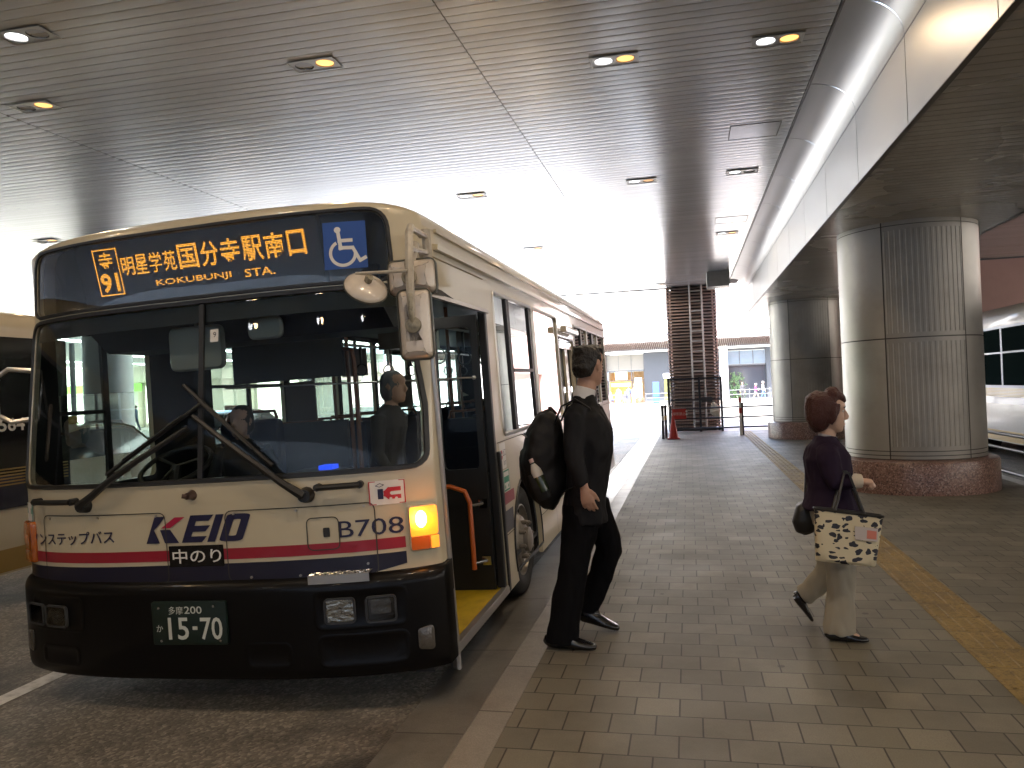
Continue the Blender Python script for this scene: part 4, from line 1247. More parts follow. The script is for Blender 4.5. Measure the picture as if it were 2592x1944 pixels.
def mirror(cx, cy, cz, wd, ht, rx, rz_, name='mirror', dep=.055):
    """dished back facing the street ahead of the bus, rubber rim, glass behind"""
    m_ = empty(name, None, None); m_.parent = br
    m_.location = (cx, cy, cz); m_.rotation_euler = (rx, 0, rz_)
    pl = rrect(-wd / 2, -ht / 2, wd / 2, ht / 2, min(wd, ht) * .22, 6)
    rings = []
    for g_, y_ in ((0, .01), (-.004, -.012), (-.02, -dep * .75), (-.05, -dep), (-.09, -dep * 1.03)):
        rings.append([(q[0], y_, q[1]) for q in grow(pl, g_)])
    mb = MB(); mb.rings(rings); mb.build('back', M_mirback, m_, ang=50)
    mb = MB(); a = grow(pl, .006); n = len(pl)
    mb.rings([[(q[0], .014, q[1]) for q in pl], [(q[0], .016, q[1]) for q in a], [(q[0], -.008, q[1]) for q in a], [(q[0], -.01, q[1]) for q in pl]], cap=False)
    mb.build('rim', mat('mirror_rim', (.1, .1, .08), .5), m_, ang=50)
    mb = MB(); mb.patch(pl, [], lambda x, z: (x, .012, z)); mb.build('mirror_glass', M_chrome, m_, ang=0)
    mb = MB(); mb.lathe([(.042, -dep), (.038, -dep - .012), (.015, -dep - .02), (.001, -dep - .02)], (0, 0, -ht * .02), n=16, axis='y'); mb.tube([(0, -dep - .005, 0), (.0, -dep - .03, .06), (0, -dep - .02, ht * .42)], .013, 8)
    mb.build('mount', mat('mount_dirty', (.3, .27, .2), .45, metal=.3, dirt=.5, dscale=30), m_)
    return m_
mirror(.062, -.34, 2.0, .165, .348, 0, .1)
mirror(.03, -.25, 2.25, .25, .178, 0, .06)
rd = empty('mirror', None, None); rd.parent = br; rd.location = (-.15, -.43, 2.2); rd.rotation_euler = (R(34), R(40), 0); rd.scale = (.82, .82, .82)
mb = MB(); mb.lathe([(.001, .045), (.06, .038), (.11, .018), (.13, 0), (.132, -.008)], n=28); mb.build('back', M_mirback, rd, ang=50)
mb = MB(); mb.lathe([(.131, -.006), (.136, -.004), (.136, -.016), (.128, -.018)], n=28); mb.build('rim', MATS['mirror_rim'], rd, ang=50)
mb = MB(); mb.lathe([(.128, -.014), (.06, -.02), (.001, -.024)], n=28); mb.build('mirror_glass', M_chrome, rd, ang=50)
mb = MB(); mb.tube([(0, 0, .04), (.01, .0, .085)], .02, 8); mb.box(-.02, .02, -.012, .012, .03, .08); mb.build('mount', MATS['mount_dirty'], rd)
lm = empty('mirror_bracket', None, None); lm.parent = bus
mb = MB(); X = -2 * HW
mb.tube([(X + .03, .12, 1.98), (X - .1, .03, 2.0), (X - .17, .0, 1.95), (X - .17, -.0, 1.72), (X - .1, .03, 1.67), (X + .03, .12, 1.69)], .016, 8)
mb.tube([(X - .15, .0, 1.95), (X - .32, -.1, 1.83), (X - .6, -.2, 1.78)], .02, 8)
mb.build('arm', M_alu, lm)
mb = MB(); mb.rbox(X - .78, X - .58, -.27, -.2, 1.5, 1.9, .04, axis='y'); mb.build('mirror_back', M_mirback, lm)

# --- inside the bus
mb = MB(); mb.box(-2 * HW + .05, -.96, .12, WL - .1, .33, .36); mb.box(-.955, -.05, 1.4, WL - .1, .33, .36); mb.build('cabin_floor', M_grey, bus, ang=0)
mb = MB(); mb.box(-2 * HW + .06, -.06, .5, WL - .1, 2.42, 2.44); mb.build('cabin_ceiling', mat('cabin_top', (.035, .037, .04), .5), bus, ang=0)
mb = MB()
mb.prism([(-.05, .4), (-.05, 1.2), (.2, 1.22), (.45, 1.12), (.5, .9), (.5, .36), (.0, .36)], 'x', -2.55, -1.3)
mb.prism([(-.05, .75), (-.05, 1.16), (.15, 1.16), (.22, .9), (.12, .75)], 'x', -1.3, -.2)
mb.build('dashboard', mat('dash_black', (.02, .02, .022), .5), bus, ang=30, bevel=.02)
mb = MB(); mb.lathe([(.001, -.03), (.06, -.025), (.075, 0)], (-.55, .75, 2.42), n=20); mb.build('door_lamp', M_bulb_in, bus)
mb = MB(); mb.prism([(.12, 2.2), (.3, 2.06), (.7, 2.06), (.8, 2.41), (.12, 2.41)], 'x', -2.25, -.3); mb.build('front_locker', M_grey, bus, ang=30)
swh = MB(); ctr = Vector((-1.98, .52, 1.3)); tl = R(28)
ring = [ctr + Vector((.23 * math.cos(a), .23 * math.sin(a) * math.cos(tl), -.23 * math.sin(a) * math.sin(tl) * -1)) for a in [2 * pi * i / 28 for i in range(29)]]
swh.tube(ring, .017, 8, cap=False)
for a in (.5, 2.64, 4.71): swh.tube([ctr, ctr + Vector((.23 * math.cos(a), .23 * math.sin(a) * math.cos(tl), .23 * math.sin(a) * math.sin(tl)))], .012, 6)
swh.tube([ctr, ctr + Vector((0, -.12, -.35))], .035, 10); swh.build('steering_wheel', M_black, bus)
def seat(x, v, wd=.46, face=-1, fold=True, name='seat', h0=.36, back=.62):
    s_ = empty(name, None, None); s_.parent = bus; s_.location = (x, v, h0)
    mb = MB(); mb.rbox(-wd / 2, wd / 2, -.22, .22, .34, .46, .05, axis='x'); mb.build('cushion', M_seat, s_)
    mb = MB(); mb.rbox(-wd / 2, wd / 2, .17, .27, .44, .44 + back, .05, axis='y'); mb.build('backrest', M_seat, s_)
    mb = MB(); mb.tube([(-wd / 2 + .04, .24, .44 + back), (-wd / 2 + .06, .24, .5 + back), (wd / 2 - .06, .24, .5 + back), (wd / 2 - .04, .24, .44 + back)], .014, 8); mb.build('top_rail', M_poledark, s_)
    mb = MB(); mb.box(-.05, .05, -.1, .15, 0, .36); mb.build('pedestal', M_grey, s_)
    return s_
seat(-1.95, 1.2, .5, back=.75, name='driver_seat')
for v in (2.2, 3.0, 3.8, 4.6): seat(-2.2, v, .8)
for v in (6.4, 7.2, 8.0): seat(-2.15, v, .85); seat(-.55, v, .85)
seat(-.5, 2.3, .5); seat(-.5, 3.2, .5); seat(-.5, 3.9, .5); seat(-1.3, 9.0, 2.3)
mb = MB(); mb.box(-2.3, -1.25, 1.62, 1.66, .36, 1.5); mb.box(-2.2, -1.25, 1.62, 1.66, 1.84, 2.41); mb.build('driver_screen', M_grey, bus, ang=0)
for i, (x, v) in enumerate(((-1.22, 1.65), (-.75, 2.8), (-1.8, 2.6), (-.75, 4.4), (-1.75, 4.9), (-.8, 5.8), (-1.6, 6.0))):
    mb = MB(); mb.tube([(x, v, .36), (x, v, 2.42)], .016, 8); mb.build('grab_pole', M_poledark, bus)
mb = MB(); mb.tube([(-1.1, 1.5, .36), (-1.1, 1.5, 1.95), (-1.12, 1.52, 2.03), (-1.22, 1.6, 2.05)], .017, 8); mb.build('grab_pole', M_poledark, bus)
for x in (-.62, -1.95):
    mb = MB(); mb.tube([(x, 1.7, 2.2), (x, 9.2, 2.2)], .014, 8); mb.build('ceiling_rail', M_alu, bus)
    for i in range(9):
        v = 2.1 + i * .75
        mb = MB(); mb.box(x - .01, x + .01, v - .015, v + .015, 2.0, 2.2)
        mb.tube([(x + .06 * math.cos(a), v, 1.95 + .06 * math.sin(a)) for a in [2 * pi * j / 14 for j in range(15)]], .008, 6, cap=False)
        mb.build('strap_handle', M_white if i % 3 == 0 else M_black, bus)
mb = MB(); mb.rbox(-1.15, -.8, .42, .72, .36, 1.22, .03, axis='z'); mb.build('fare_box', M_grey, bus)
mb = MB(); mb.tube([(-.62, .3, 1.12), (-.85, .32, 1.13), (-1.1, .5, 1.1)], .028, 8); mb.build('fare_rail', M_orange, bus)
mb = MB(); mb.box(-.95, -.86, .5, .6, 1.222, 1.25); mb.build('card_reader', mat('reader_blue', (.02, .05, .6), .4, emit=(.02, .08, 1), estr=.06), bus)
mb = MB()
for x, v, z, a, b in ((-2.3, 2.62, 1.95, .3, .28), (-2.3, 2.62, 1.45, .3, .4), (-2.35, 3.98, 1.9, .3, .3), (-2.35, 5.4, 1.5, .28, .4), (-.3, 5.7, 1.6, .3, .5), (-1.5, 3.0, 2.1, .45, .3), (-.9, 3.6, 2.1, .4, .26)):
    mb = MB(); mb.box(x, x + a, v, v + .012, z, z + b); mb.build('notice_board', mat('notice', (.16, .13, .12), .6), bus, ang=0)
for cx, cz, wd, ht in ((-1.43, 2.02, .36, .26), (-.98, 2.1, .22, .13)):
    mb = MB(); mb.rbox(cx - wd / 2, cx + wd / 2, .02, .06, cz - ht / 2, cz + ht / 2, .05, axis='y'); mb.tube([(cx, .04, cz + ht / 2), (cx, .1, 2.4)], .01, 6); mb.build('inside_mirror', mat('mirror_back_grey', (.3, .3, .28), .4), bus)
mb = MB()
mb.box(-.62, -.5, 1.385, 1.395, .3, 1.05); mb.box(-.95, -.06, 1.4, 1.44, .36, 1.05)
mb.build('door_partition', mat('partition_grey', (.14, .15, .15), .5), bus, ang=0)
mb = MB(); mb.rbox(-.5, -.08, 1.28, 1.39, .36, .72, .03, axis='x'); mb.build('step_box', mat('box_brown', (.1, .085, .06), .3, metal=.5), bus)
# ================================================================ figures: shared remesh step
def fuse(mb, name, mats, voxel, parent=None, smooth=4, noise=None, ang=180):
    """join overlapping closed lofts into ONE continuous skin, materials carried over from the nearest loft"""
    src = bpy.data.meshes.new('src'); src.from_pydata(mb.v, [], mb.f)
    bm = bmesh.new(); bm.from_mesh(src); bmesh.ops.recalc_face_normals(bm, faces=bm.faces); bm.to_mesh(src)
    bvh = BVHTree.FromBMesh(bm)
    src.polygons.foreach_set('material_index', mb.m)
    o = bpy.data.objects.new('src', src); col.objects.link(o)
    r_ = o.modifiers.new('r', 'REMESH'); r_.mode = 'VOXEL'; r_.voxel_size = voxel; r_.adaptivity = 0
    s_ = o.modifiers.new('s', 'SMOOTH'); s_.factor = .5; s_.iterations = smooth
    dg = bpy.context.evaluated_depsgraph_get(); dg.update()
    me = bpy.data.meshes.new_from_object(o.evaluated_get(dg)); me.name = name
    bpy.data.objects.remove(o)
    me.materials.clear()
    mats = mats if isinstance(mats, (list, tuple)) else [mats]
    for m in mats: me.materials.append(m)
    if len(mats) > 1:
        idx = []
        for p in me.polygons:
            h = bvh.find_nearest(p.center)
            idx.append(mb.m[h[2]] if h[2] is not None else 0)
        me.polygons.foreach_set('material_index', idx)
    if noise:
        from mathutils import noise as NZ
        amp, fx, fy, fz = noise
        ns = [v.normal.copy() for v in me.vertices]
        for v, n in zip(me.vertices, ns):
            c = v.co
            v.co = c + n * amp * (NZ.noise(Vector((c.x * fx, c.y * fy, c.z * fz))) + .5 * NZ.noise(Vector((c.x * fx * 2.3, c.y * fy * 2.3, c.z * fz * 2.3 + 5))))
    bm.free(); bpy.data.meshes.remove(src)
    me.shade_smooth()
    ob = bpy.data.objects.new(name, me); col.objects.link(ob)
    if parent: ob.parent = parent
    return ob

def small_person(loc, yaw, label, top, bottom, hair=(.02, .015, .012), h=1.65, stride=.0, arm=.1, seated=False, fine=False, hat=None, carry=None, group=None, lean=0.0, voxel=.022, cat='person'):
    """a passer-by: faces local +x"""
    s_ = h / 1.7
    mb = MB()
    hz = .9 if not seated else .5
    def P(x, y, z): return (x * s_, y * s_, z * s_)
    L_ = lean
    up = lambda z: L_ * (z - hz)
    dz = 0 if not seated else -.4
    mb.loft([(P(up(.82), 0, .82 + dz), .15 * s_, .1 * s_), (P(up(.95), 0, .95 + dz), .17 * s_, .12 * s_), (P(up(1.15), 0, 1.15 + dz), .15 * s_, .105 * s_), (P(up(1.32), 0, 1.32 + dz), .19 * s_, .12 * s_), (P(up(1.42), 0, 1.42 + dz), .16 * s_, .085 * s_), (P(up(1.46), 0, 1.47 + dz), .07 * s_, .06 * s_)], (0, 1, 0), 14, 2)
    mb.loft([(P(up(1.44), 0, 1.44 + dz), .05 * s_, .055 * s_), (P(up(1.54) + .01, 0, 1.54 + dz), .045 * s_, .05 * s_)], (0, 1, 0), 10, 0)
    hx = up(1.6) + .02
    if fine: head(mb, P(hx, 0, 1.6 + dz), 0, .95 * s_)
    else: mb.ball(P(hx, 0, 1.6 + dz), .095 * s_, .075 * s_, .115 * s_, 10, 0)
    mb.ball(P(hx + .09, 0, 1.585 + dz), .02 * s_, .014 * s_, .022 * s_, 6, 0)
    if fine: mb.ball(P(hx - .03, 0, 1.585 + dz), .088 * s_, .082 * s_, .1 * s_, 10, 1)
    mb.ball(P(hx - .018, 0, 1.635 + dz), .1 * s_, .085 * s_, .1 * s_, 10, 1)
    if hat: mb.ball(P(hx, 0, 1.68 + dz), .105 * s_, .09 * s_, .06 * s_, 8, 5); mb.ball(P(hx + .09, 0, 1.66 + dz), .07 * s_, .06 * s_, .015 * s_, 8, 5)
    for sg in (-1, 1):
        a = sg * stride
        if not seated:
            kx, ax = a * .55, a * 1.0
            lift = .06 if a < 0 else 0
            mb.loft([(P(0, sg * .08, .9), .09 * s_, .1 * s_), (P(kx + abs(a) * .15, sg * .085, .48), .062 * s_, .07 * s_), (P(ax, sg * .085, .1 + lift), .05 * s_, .055 * s_)], (0, 1, 0), 12, 3)
            mb.loft([(P(ax - .06, sg * .085, .045 + lift * 1.3), .04 * s_, .04 * s_), (P(ax + .06, sg * .085, .045 + lift), .042 * s_, .04 * s_), (P(ax + .17, sg * .085, .03 + lift * .4), .03 * s_, .025 * s_)], (0, 1, 0), 10, 4)
        else:
            mb.loft([(P(0, sg * .09, .48), .09 * s_, .09 * s_), (P(.42, sg * .1, .48), .07 * s_, .07 * s_), (P(.43, sg * .1, .42), .06 * s_, .06 * s_), (P(.42, sg * .1, .08), .05 * s_, .05 * s_)], (0, 1, 0), 12, 3)
            mb.loft([(P(.36, sg * .1, .04), .04 * s_, .04 * s_), (P(.58, sg * .1, .03), .04 * s_, .03 * s_)], (0, 1, 0), 10, 4)
        b = -sg * arm
        sx = up(1.38)
        ex, wx = sx + b * .4 - .02, sx + b * .9 + .06 + abs(arm) * .2
        wz = 1.14 if carry else .88
        if carry: wx = sx + .26
        mb.loft([(P(sx, sg * .17, 1.4 + dz), .055 * s_, .06 * s_), (P(ex, sg * .225, 1.12 + dz), .045 * s_, .05 * s_), (P(wx, sg * .21, wz + dz), .035 * s_, .04 * s_)], (0, 1, 0), 10, 2)
        mb.loft([(P(wx, sg * .21, wz + .01 + dz), .03 * s_, .035 * s_), (P(wx + .03, sg * .205, wz - .1 + dz), .025 * s_, .045 * s_), (P(wx + .04, sg * .2, wz - .17 + dz), .015 * s_, .03 * s_)], (0, 1, 0), 8, 0)
    if carry: mb.box(*(q * s_ for q in (up(1.2) + .22, up(1.2) + .34, -.12, .12, 1.0, 1.2)), 6)
    pal = [mat('skin_far', (.36, .21, .14), .5), mat('hair_%g' % hair[0], hair, .6), mat('cloth_%g_%g_%g' % top, top, .8), mat('cloth_%g_%g_%g' % bottom, bottom, .8), mat('shoe_dark', (.02, .02, .02), .5)]
    pal += [mat('hat_%g' % (hat or (0,))[0], hat or (0, 0, 0), .8), mat('bundle_pale', carry or (.5, .45, .4), .8)]
    o = fuse(mb, 'person', pal, voxel, smooth=2)
    o.location = loc; o.rotation_euler = (0, 0, yaw)
    return tag(o, label, cat, group)

# ================================================================ surroundings
M_wall = mat('light_screen_wall', (.5, .47, .42), .6, dirt=.1, dscale=.7)  # surface of the unseen walls that block stray light
M_pale = mat('facade_pale', (.72, .71, .69), .6, dirt=.05, dscale=.4)
M_cladd = mat('pink_cladding', (.36, .2, .17), .45, dirt=.12, dscale=.9)
M_greyclad = mat('grey_cladding', (.022, .026, .034), .5, dirt=.08, dscale=.8)
M_darkglass = mat('shop_glass_dark', (.03, .035, .045), .12, coat=.5)
M_frame = mat('window_frame', (.05, .05, .055), .4, metal=.4)
M_eave = mat('eave_wood', (.075, .045, .036), .6)
M_rail = mat('rail_paint', (.05, .05, .055), .4, metal=.5)
M_steelrail = mat('rail_steel', (.05, .053, .06), .45, metal=.3)

# unseen walls behind the camera and along the left, added to block light
b = empty('light_screen_left', 'pale station building along the far left, green signs on its wall', 'building', (-44, 20, 0))
mb = MB(); mb.box(-1, 1, -36, 4, -.4, 9); mb.box(0, 62, -38, -36, -.4, 9); mb.build('wall', M_wall, b, ang=0)
b2 = empty('concourse_building', 'cream concourse building with green hanging signs seen through the driver window', 'building', (-48, 56, -.25))
mb = MB()
for i in range(9): mb.box(-16 + i * 5, -15.2 + i * 5, -.6, 0, 0, 6)
mb.box(-16, 26, 0, 6, -.2, 6.2); mb.box(-16, 26, -.8, 0, 3.6, 6.2)
mb.build('wall', mat('concourse_cream', (.62, .6, .5), .6), b2, ang=0)
mb = MB()
for i in range(8):
    if i % 2 == 0: mb.box(-14.9 + i * 5, -11.4 + i * 5, -.05, -.02, .3, 3.3)
mb.build('shop_window', mat('lit_shop', (.6, .6, .5), .5, emit=(1, .96, .8), estr=.35), b2, ang=0)
mb = MB()
for x in (-11.8, -6.6, -1.7, 3.4): mb.box(x, x + 2.2, -1.2, -1.1, 2.9, 3.5)
mb.build('hanging_sign', mat('sign_green', (.12, .42, .03), .4, emit=(.3, .9, .1), estr=.12), b2, ang=0)
cn = empty('concourse_canopy', 'flat white canopy over the concourse beyond the bus, on the left', 'canopy', (-34, 42, 4.6))
mb = MB(); mb.box(-14, 12, -15, 17, 0, .5); mb.build('slab', M_pale, cn, ang=0)
mb = MB()
for i in range(4):
    for j in range(4): mb.lathe([(.001, -.01), (.12, -.008), (.13, 0)], (-10 + i * 6.4, -12 + j * 8, 0), n=16)
mb.build('downlight', M_warm, cn, ang=0)
M_fill = mat('fill_strip', (.9, .9, .9), .4, emit=(.95, 1, .97), estr=1.9)  # glowing strips added to brighten the view through the left bus windows
for i in range(4):
    for j in range(3):
        mb = MB(); mb.box(-12 + i * 6.4, -11.6 + i * 6.4, -13 + j * 9.5, -6 + j * 9.5, -.06, -.001); mb.build('fill_strip', M_fill, cn, ang=0)
pc = pillar(-21.2, 25.6, 'round pillar far to the left, seen through the bus driver window', top=4.4)

# people and taxis waiting on the left, seen through the glass
small_person((-34.5, 44, -.12), R(200), 'distant pedestrian in dark blue seen through the driver window', (.03, .06, .12), (.04, .05, .09), stride=.2)
small_person((-33.6, 44.6, -.12), R(190), 'distant pedestrian in pale blue shirt beside one in dark blue', (.3, .38, .5), (.1, .13, .3), stride=-.2)

def taxi(loc, rz, label, paint, lampc):
    t = empty('taxi', label, 'taxi', loc, rz)
    prof = [(-2.25, .28), (-2.28, .62), (-2.2, .86), (-1.55, .95), (-1.0, 1.38), (-.6, 1.47), (.35, 1.47), (.65, 1.4), (1.25, .98), (2.1, .84), (2.3, .66), (2.3, .28)]
    body_ = rpoly([(p[0], p[1]) for p in prof], .09, 3)
    mb = MB()
    rings = []
    for y, ins in ((-.84, .12), (-.86, 0), (-.78, 0)): pass
    def sec(y, k):
        return [(q[0] * (1 - .02 * k), y * (1 - max(0, q[1] - .9) * .28), q[1] - (.03 * k if q[1] > .9 else 0)) for q in body_]
    mb.rings([sec(-.84, 1), sec(-.86, .4), sec(-.6, 0), sec(.6, 0), sec(.86, .4), sec(.84, 1)])
    mb.build('body', paint, t, ang=40)
    gm = mat('car_glass', (.02, .025, .03), .06, coat=1.0)
    mb = MB()
    side = [(-1.42, .98), (-.95, 1.36), (-.58, 1.42), (.33, 1.42), (.62, 1.35), (1.12, .98)]
    for sg in (-1, 1):
        mb.add([(q[0], sg * (.866 * (1 - max(0, q[1] - .9) * .28)), q[1]) for q in side], [tuple(range(6))])
    mb.quad((-1.53, -.72, .97), (-1.53, .72, .97), (-1.04, .66, 1.37), (-1.04, -.66, 1.37)); mb.quad((1.26, -.72, 1.0), (1.26, .72, 1.0), (.7, .66, 1.39), (.7, -.66, 1.39))
    mb.build('window', gm, t, ang=0)
    for x in (-1.4, 1.4):
        for sg in (-1, 1):
            mb = MB(); mb.lathe([(.17, sg * .02), (.3, sg * .03), (.32, 0), (.32, -sg * .16), (.2, -sg * .17)], (x, sg * .84, .31), n=28, axis='y'); wh = mb.build('wheel', M_tyre, t, ang=40)
            mb = MB(); mb.lathe([(.18, sg * .015), (.1, sg * .03), (.001, sg * .035)], (x, sg * .84, .31), n=20, axis='y'); mb.build('rim', M_alu, wh, ang=40)
    mb = MB(); mb.rbox(-.1, .1, -.16, .16, 1.47, 1.6, .05, axis='y'); mb.build('roof_lamp', lampc, t)
    for sg in (-1, 1):
        mb = MB(); mb.rbox(2.22, 2.31, sg * .62 - .16, sg * .62 + .16, .6, .76, .04, axis='y'); mb.build('headlight', M_chrome, t)
        mb = MB(); mb.rbox(-2.3, -2.22, sg * .64 - .14, sg * .64 + .14, .62, .8, .03, axis='y'); mb.build('tail_lamp', M_amber_off, t)
    return t
taxi((-9.6, 10.6, -.09), R(95), 'cream taxi with a yellow roof lamp behind the bus, seen through its windows', M_cream, mat('taxi_yellow', (.5, .35, .01), .4))
taxi((-12.6, 20, -.09), R(80), 'dark green taxi with an orange roof lamp queueing beyond the bus', mat('taxi_green', (.02, .06, .04), .2, coat=1), M_amber_off)
taxi((-16.4, 17, -.09), R(85), 'white taxi in the far lane beyond the dark green one', mat('taxi_white', (.6, .6, .6), .2, coat=1), M_amber_off)

# right side: pink clad building with a lit shop
b3 = empty('clad_building', 'dull pink clad building rising behind the bus at the right edge', 'building', (4.8, 23.62, 0))
mb = MB()
mb.box(0, 14, 0, .5, -.4, 9); mb.box(0, 14, .5, 22, 2.9, 9); mb.box(0, .6, .5, 1.5, -.4, 2.9); mb.box(0, .6, 9, 9.6, -.4, 2.9); mb.box(0, .6, 17, 22, -.4, 2.9)  # front wall carried across the lane to keep daylight off the right bus
mb.build('wall', M_cladd, b3, ang=0)
mb = MB(); mb.box(3.0, 3.1, .6, 22, -.2, 2.85)
mb.build('shop_interior', mat('shop_light', (.7, .7, .66), .5, emit=(1, .97, .9), estr=.3), b3, ang=0)
for i in range(9):
    mb = MB(); mb.box(1.6, 2.1, 1.8 + i * 1.7, 2.9 + i * 1.7, -.3, 1.5)
    mb.build('shelf', mat('shelf_mixed', (.3, .12, .06), .6, dirt=.6, dscale=5), b3, ang=0)
b4 = empty('light_screen_right', 'grey wall along the right, outside the photo beyond the far bus lane', 'building', (15, 5, 0))
mb = MB(); mb.box(0, 1, -21, 18.4, -.2, 9); mb.build('wall', M_wall, b4, ang=0)  # out of view, added to close off light from the right

# buses in the neighbouring bays: gold lines over a navy band
M_gold = mat('gold_line', (.36, .24, .07), .4, metal=.3)
M_bluegrey = mat('window_frame_grey', (.26, .28, .34), .4, metal=.3)
def bay_bus(name, loc, face, label, L_, number, tail=False):
    """bus whose visible flank looks along local +x; y runs along the bus"""
    t = empty(name, label, 'bus', loc)
    W_ = 2.5
    mb = MB()
    sec = [(0, .28), (0, 2.55), (-.03, 2.72), (-.12, 2.86), (-.32, 2.95), (-.8, 2.99), (-1.7, 2.99), (-2.18, 2.95), (-2.38, 2.86), (-2.47, 2.72), (-2.5, 2.55), (-2.5, .28)]
    if tail: sec = [(x, z if z < 2.4 else 2.4 + (z - 2.4) * .5) for x, z in sec]
    def ring(y, k): return [(-1.25 + (x + 1.25) * k, y, .28 + (z - .28) * (1 - (1 - k) * .5)) for x, z in sec]
    mb.rings([ring(0, .9), ring(.05, .97), ring(.2, 1), ring(L_ - .2, 1), ring(L_ - .05, .97), ring(L_, .9)])
    mb.build('body', M_cream if tail else mat('bay_cream', (.3, .275, .22), .4, coat=.2), t, ang=35)
    cs = [2.1, L_ - 2.7]
    def flank(nm, v0, v1, z0, z1, mt, o=.004, cut=()):
        mb = MB()
        ed = [v0] + [e for c in cut for e in c] + [v1]
        for a, b_ in zip(ed[::2], ed[1::2]): mb.box(0, o, a, b_, z0, z1)
        return mb.build(nm, mt, t, ang=0)
    cut = [(c - .55, c + .55) for c in cs]
    flank('navy_band', .15, L_ - .15, .9 if tail else 1.02, 1.16, M_navy)
    if tail: flank('dark_panel', L_ - 1.6, L_ - .02, 1.16, 2.4, M_gloss, .02); flank('navy_panel', L_ - 1.6, L_ - .02, .86, 1.165, M_navy, .02)
    mb = MB()
    for i in range(6): mb.box(0, .005 if not tail else .024, .12, L_ - .05, 1.165 + i * .028 - .1 * tail, 1.178 + i * .028 - .1 * tail)
    mb.build('gold_lines', M_gold, t, ang=0)
    flank('gold_skirt', .15, L_ - .15, .3, .5, M_gold, .005, cut)
    n = int((L_ - .6) / 1.55); st = (L_ - .6) / n
    for i in range(n):
        a, b_ = .3 + i * st + .04, .3 + (i + 1) * st - .04
        r_ = empty('window', None, None); r_.parent = t
        mb = MB(); mb.box(0, .006, a, b_, 1.37, 2.37 if tail else 2.5); mb.build('glass', mat('coach_glass', (.012, .02, .02), .2, spec=.0), r_, ang=0)
        mb = MB()
        for q in ((a - .04, b_ + .04, 1.34, 1.385), (a - .04, b_ + .04, 2.485, 2.53), (a - .04, a, 1.385, 2.485), (b_, b_ + .04, 1.385, 2.485), (a, b_, 2.0, 2.035)): mb.box(.001, .014, q[0], q[1], q[2] - (.13 if tail else 0), q[3] - (.13 if tail else 0))
        mb.build('frame', M_bluegrey, r_, ang=0)
    for c in cs:
        mb = MB(); pts = [(c - .55 * math.cos(pi * i / 20), .3 + .62 * math.sin(pi * i / 20)) for i in range(21)]
        mb.patch(pts, [], lambda v, z: (.007, v, z)); mb.build('wheel_arch', M_black, t, ang=0)
        wheel(-.08, c, 1, t, .45)
    for e, y in ((0, -.012), (1, L_ + .002)):
        mb = MB(); mb.rbox(-2.2, -.3, y, y + .01, 1.5, 2.6, .06, axis='y'); mb.build('end_window', mat('coach_glass', (.012, .02, .02), .2, spec=.0), t, ang=30)
        for x in (-2.3, -.35):
            mb = MB(); mb.rbox(x, x + .16, y - .004, y + .014, .62, .8, .03, axis='y'); mb.build('lamp', M_amber_off, t, ang=30)
    if number:
        mb = MB(); put_text(mb, number, (0, 0, 1, 1), lambda x, y: (.024, number_at[0] + x * number_at[2], number_at[1] + y * .12), bold=.02)
        mb.build('fleet_number', M_white, t, ang=0, merge=False)
    return t
number_at = (13.75, 1.55, .42)
lb = bay_bus('bus', (-6.0, -8.05, -.09), 1, 'neighbouring bus with gold lines on navy, at the left edge of the photo', 14.72, 'D564', True)
number_at = None
rb = bay_bus('bus', (5.95, 10.2, -.05), -1, 'bus with gold lines and pale skirt at the right edge behind the round pillar', 10.4, None)
rb.rotation_euler = (0, 0, pi); rb.location = (5.95, 20.6, -.05)
# railing on the far side of the pavement
def railing(name, label, pts, rails, h, step, mt, r=.024, cat='railing', group=None):
    t = empty(name, label, cat, pts[0], 0, group)
    o_ = Vector(pts[0])
    for zz in rails:
        mb = MB(); mb.tube([Vector(p) - o_ + Vector((0, 0, zz)) for p in pts], r, 8); mb.build('rail', mt, t)
    for a, b_ in zip(pts, pts[1:]):
        a, b_ = Vector(a), Vector(b_); n = max(1, int(round((b_ - a).length / step)))
        for i in range(n + 1):
            p = a.lerp(b_, i / n) - o_
            mb = MB(); mb.tube([p, p + Vector((0, 0, h))], r * 1.35, 8); mb.ball(p + Vector((0, 0, h)), r * 1.8, r * 1.8, r * 1.6, 8); mb.build('post', mt, t)
    return t
railing('railing', 'dark metal railing along the right kerb behind the nearer pillar', [(4.28, -4, .12), (4.28, 19.5, .12)], (.62, .42, .1), .66, 23, M_rail)
# ================================================================ far end: louvred tower, barrier, street and shops
M_louv = mat('louvre_brown', (.6, .45, .38), .55, dirt=.15, dscale=3)
tw = empty('louvred_tower', 'brown louvre clad pillar at the pavement end with a steel ladder up its front', 'tower', (.17, 25.9, .11))
mb = MB(); mb.box(-.62, .62, -.62, .62, 0, 4.9); mb.build('core', mat('tower_core', (.045, .038, .035), .8), tw, ang=0)
mb = MB()
n = 44
for i in range(n):
    z = .12 + i * .1
    for f in range(4):
        mm = Matrix.Rotation(pi / 2 * f, 4, 'Z')
        q = [(-.75, -.76, z), (.75, -.76, z), (.75, -.64, z + .05), (-.75, -.64, z + .05)]
        vs = [mm @ Vector(p) for p in q] + [mm @ Vector((p[0], p[1] + (-.0), p[2] + .018)) for p in q]
        mb.add(vs, [(0, 1, 2, 3), (4, 5, 6, 7), (0, 1, 5, 4), (2, 3, 7, 6), (1, 2, 6, 5), (0, 3, 7, 4)])
mb.build('louvres', M_louv, tw, ang=0, merge=False)
mb = MB()
for x in (-.7, -.02, .7): mb.box(x - .025, x + .025, -.66, -.62, 0, 4.55)
mb.build('frame', M_frame, tw, ang=0)
lad = empty('ladder', None, None); lad.parent = tw
M_lad = mat('ladder_steel', (.82, .8, .75), .45, metal=.1)
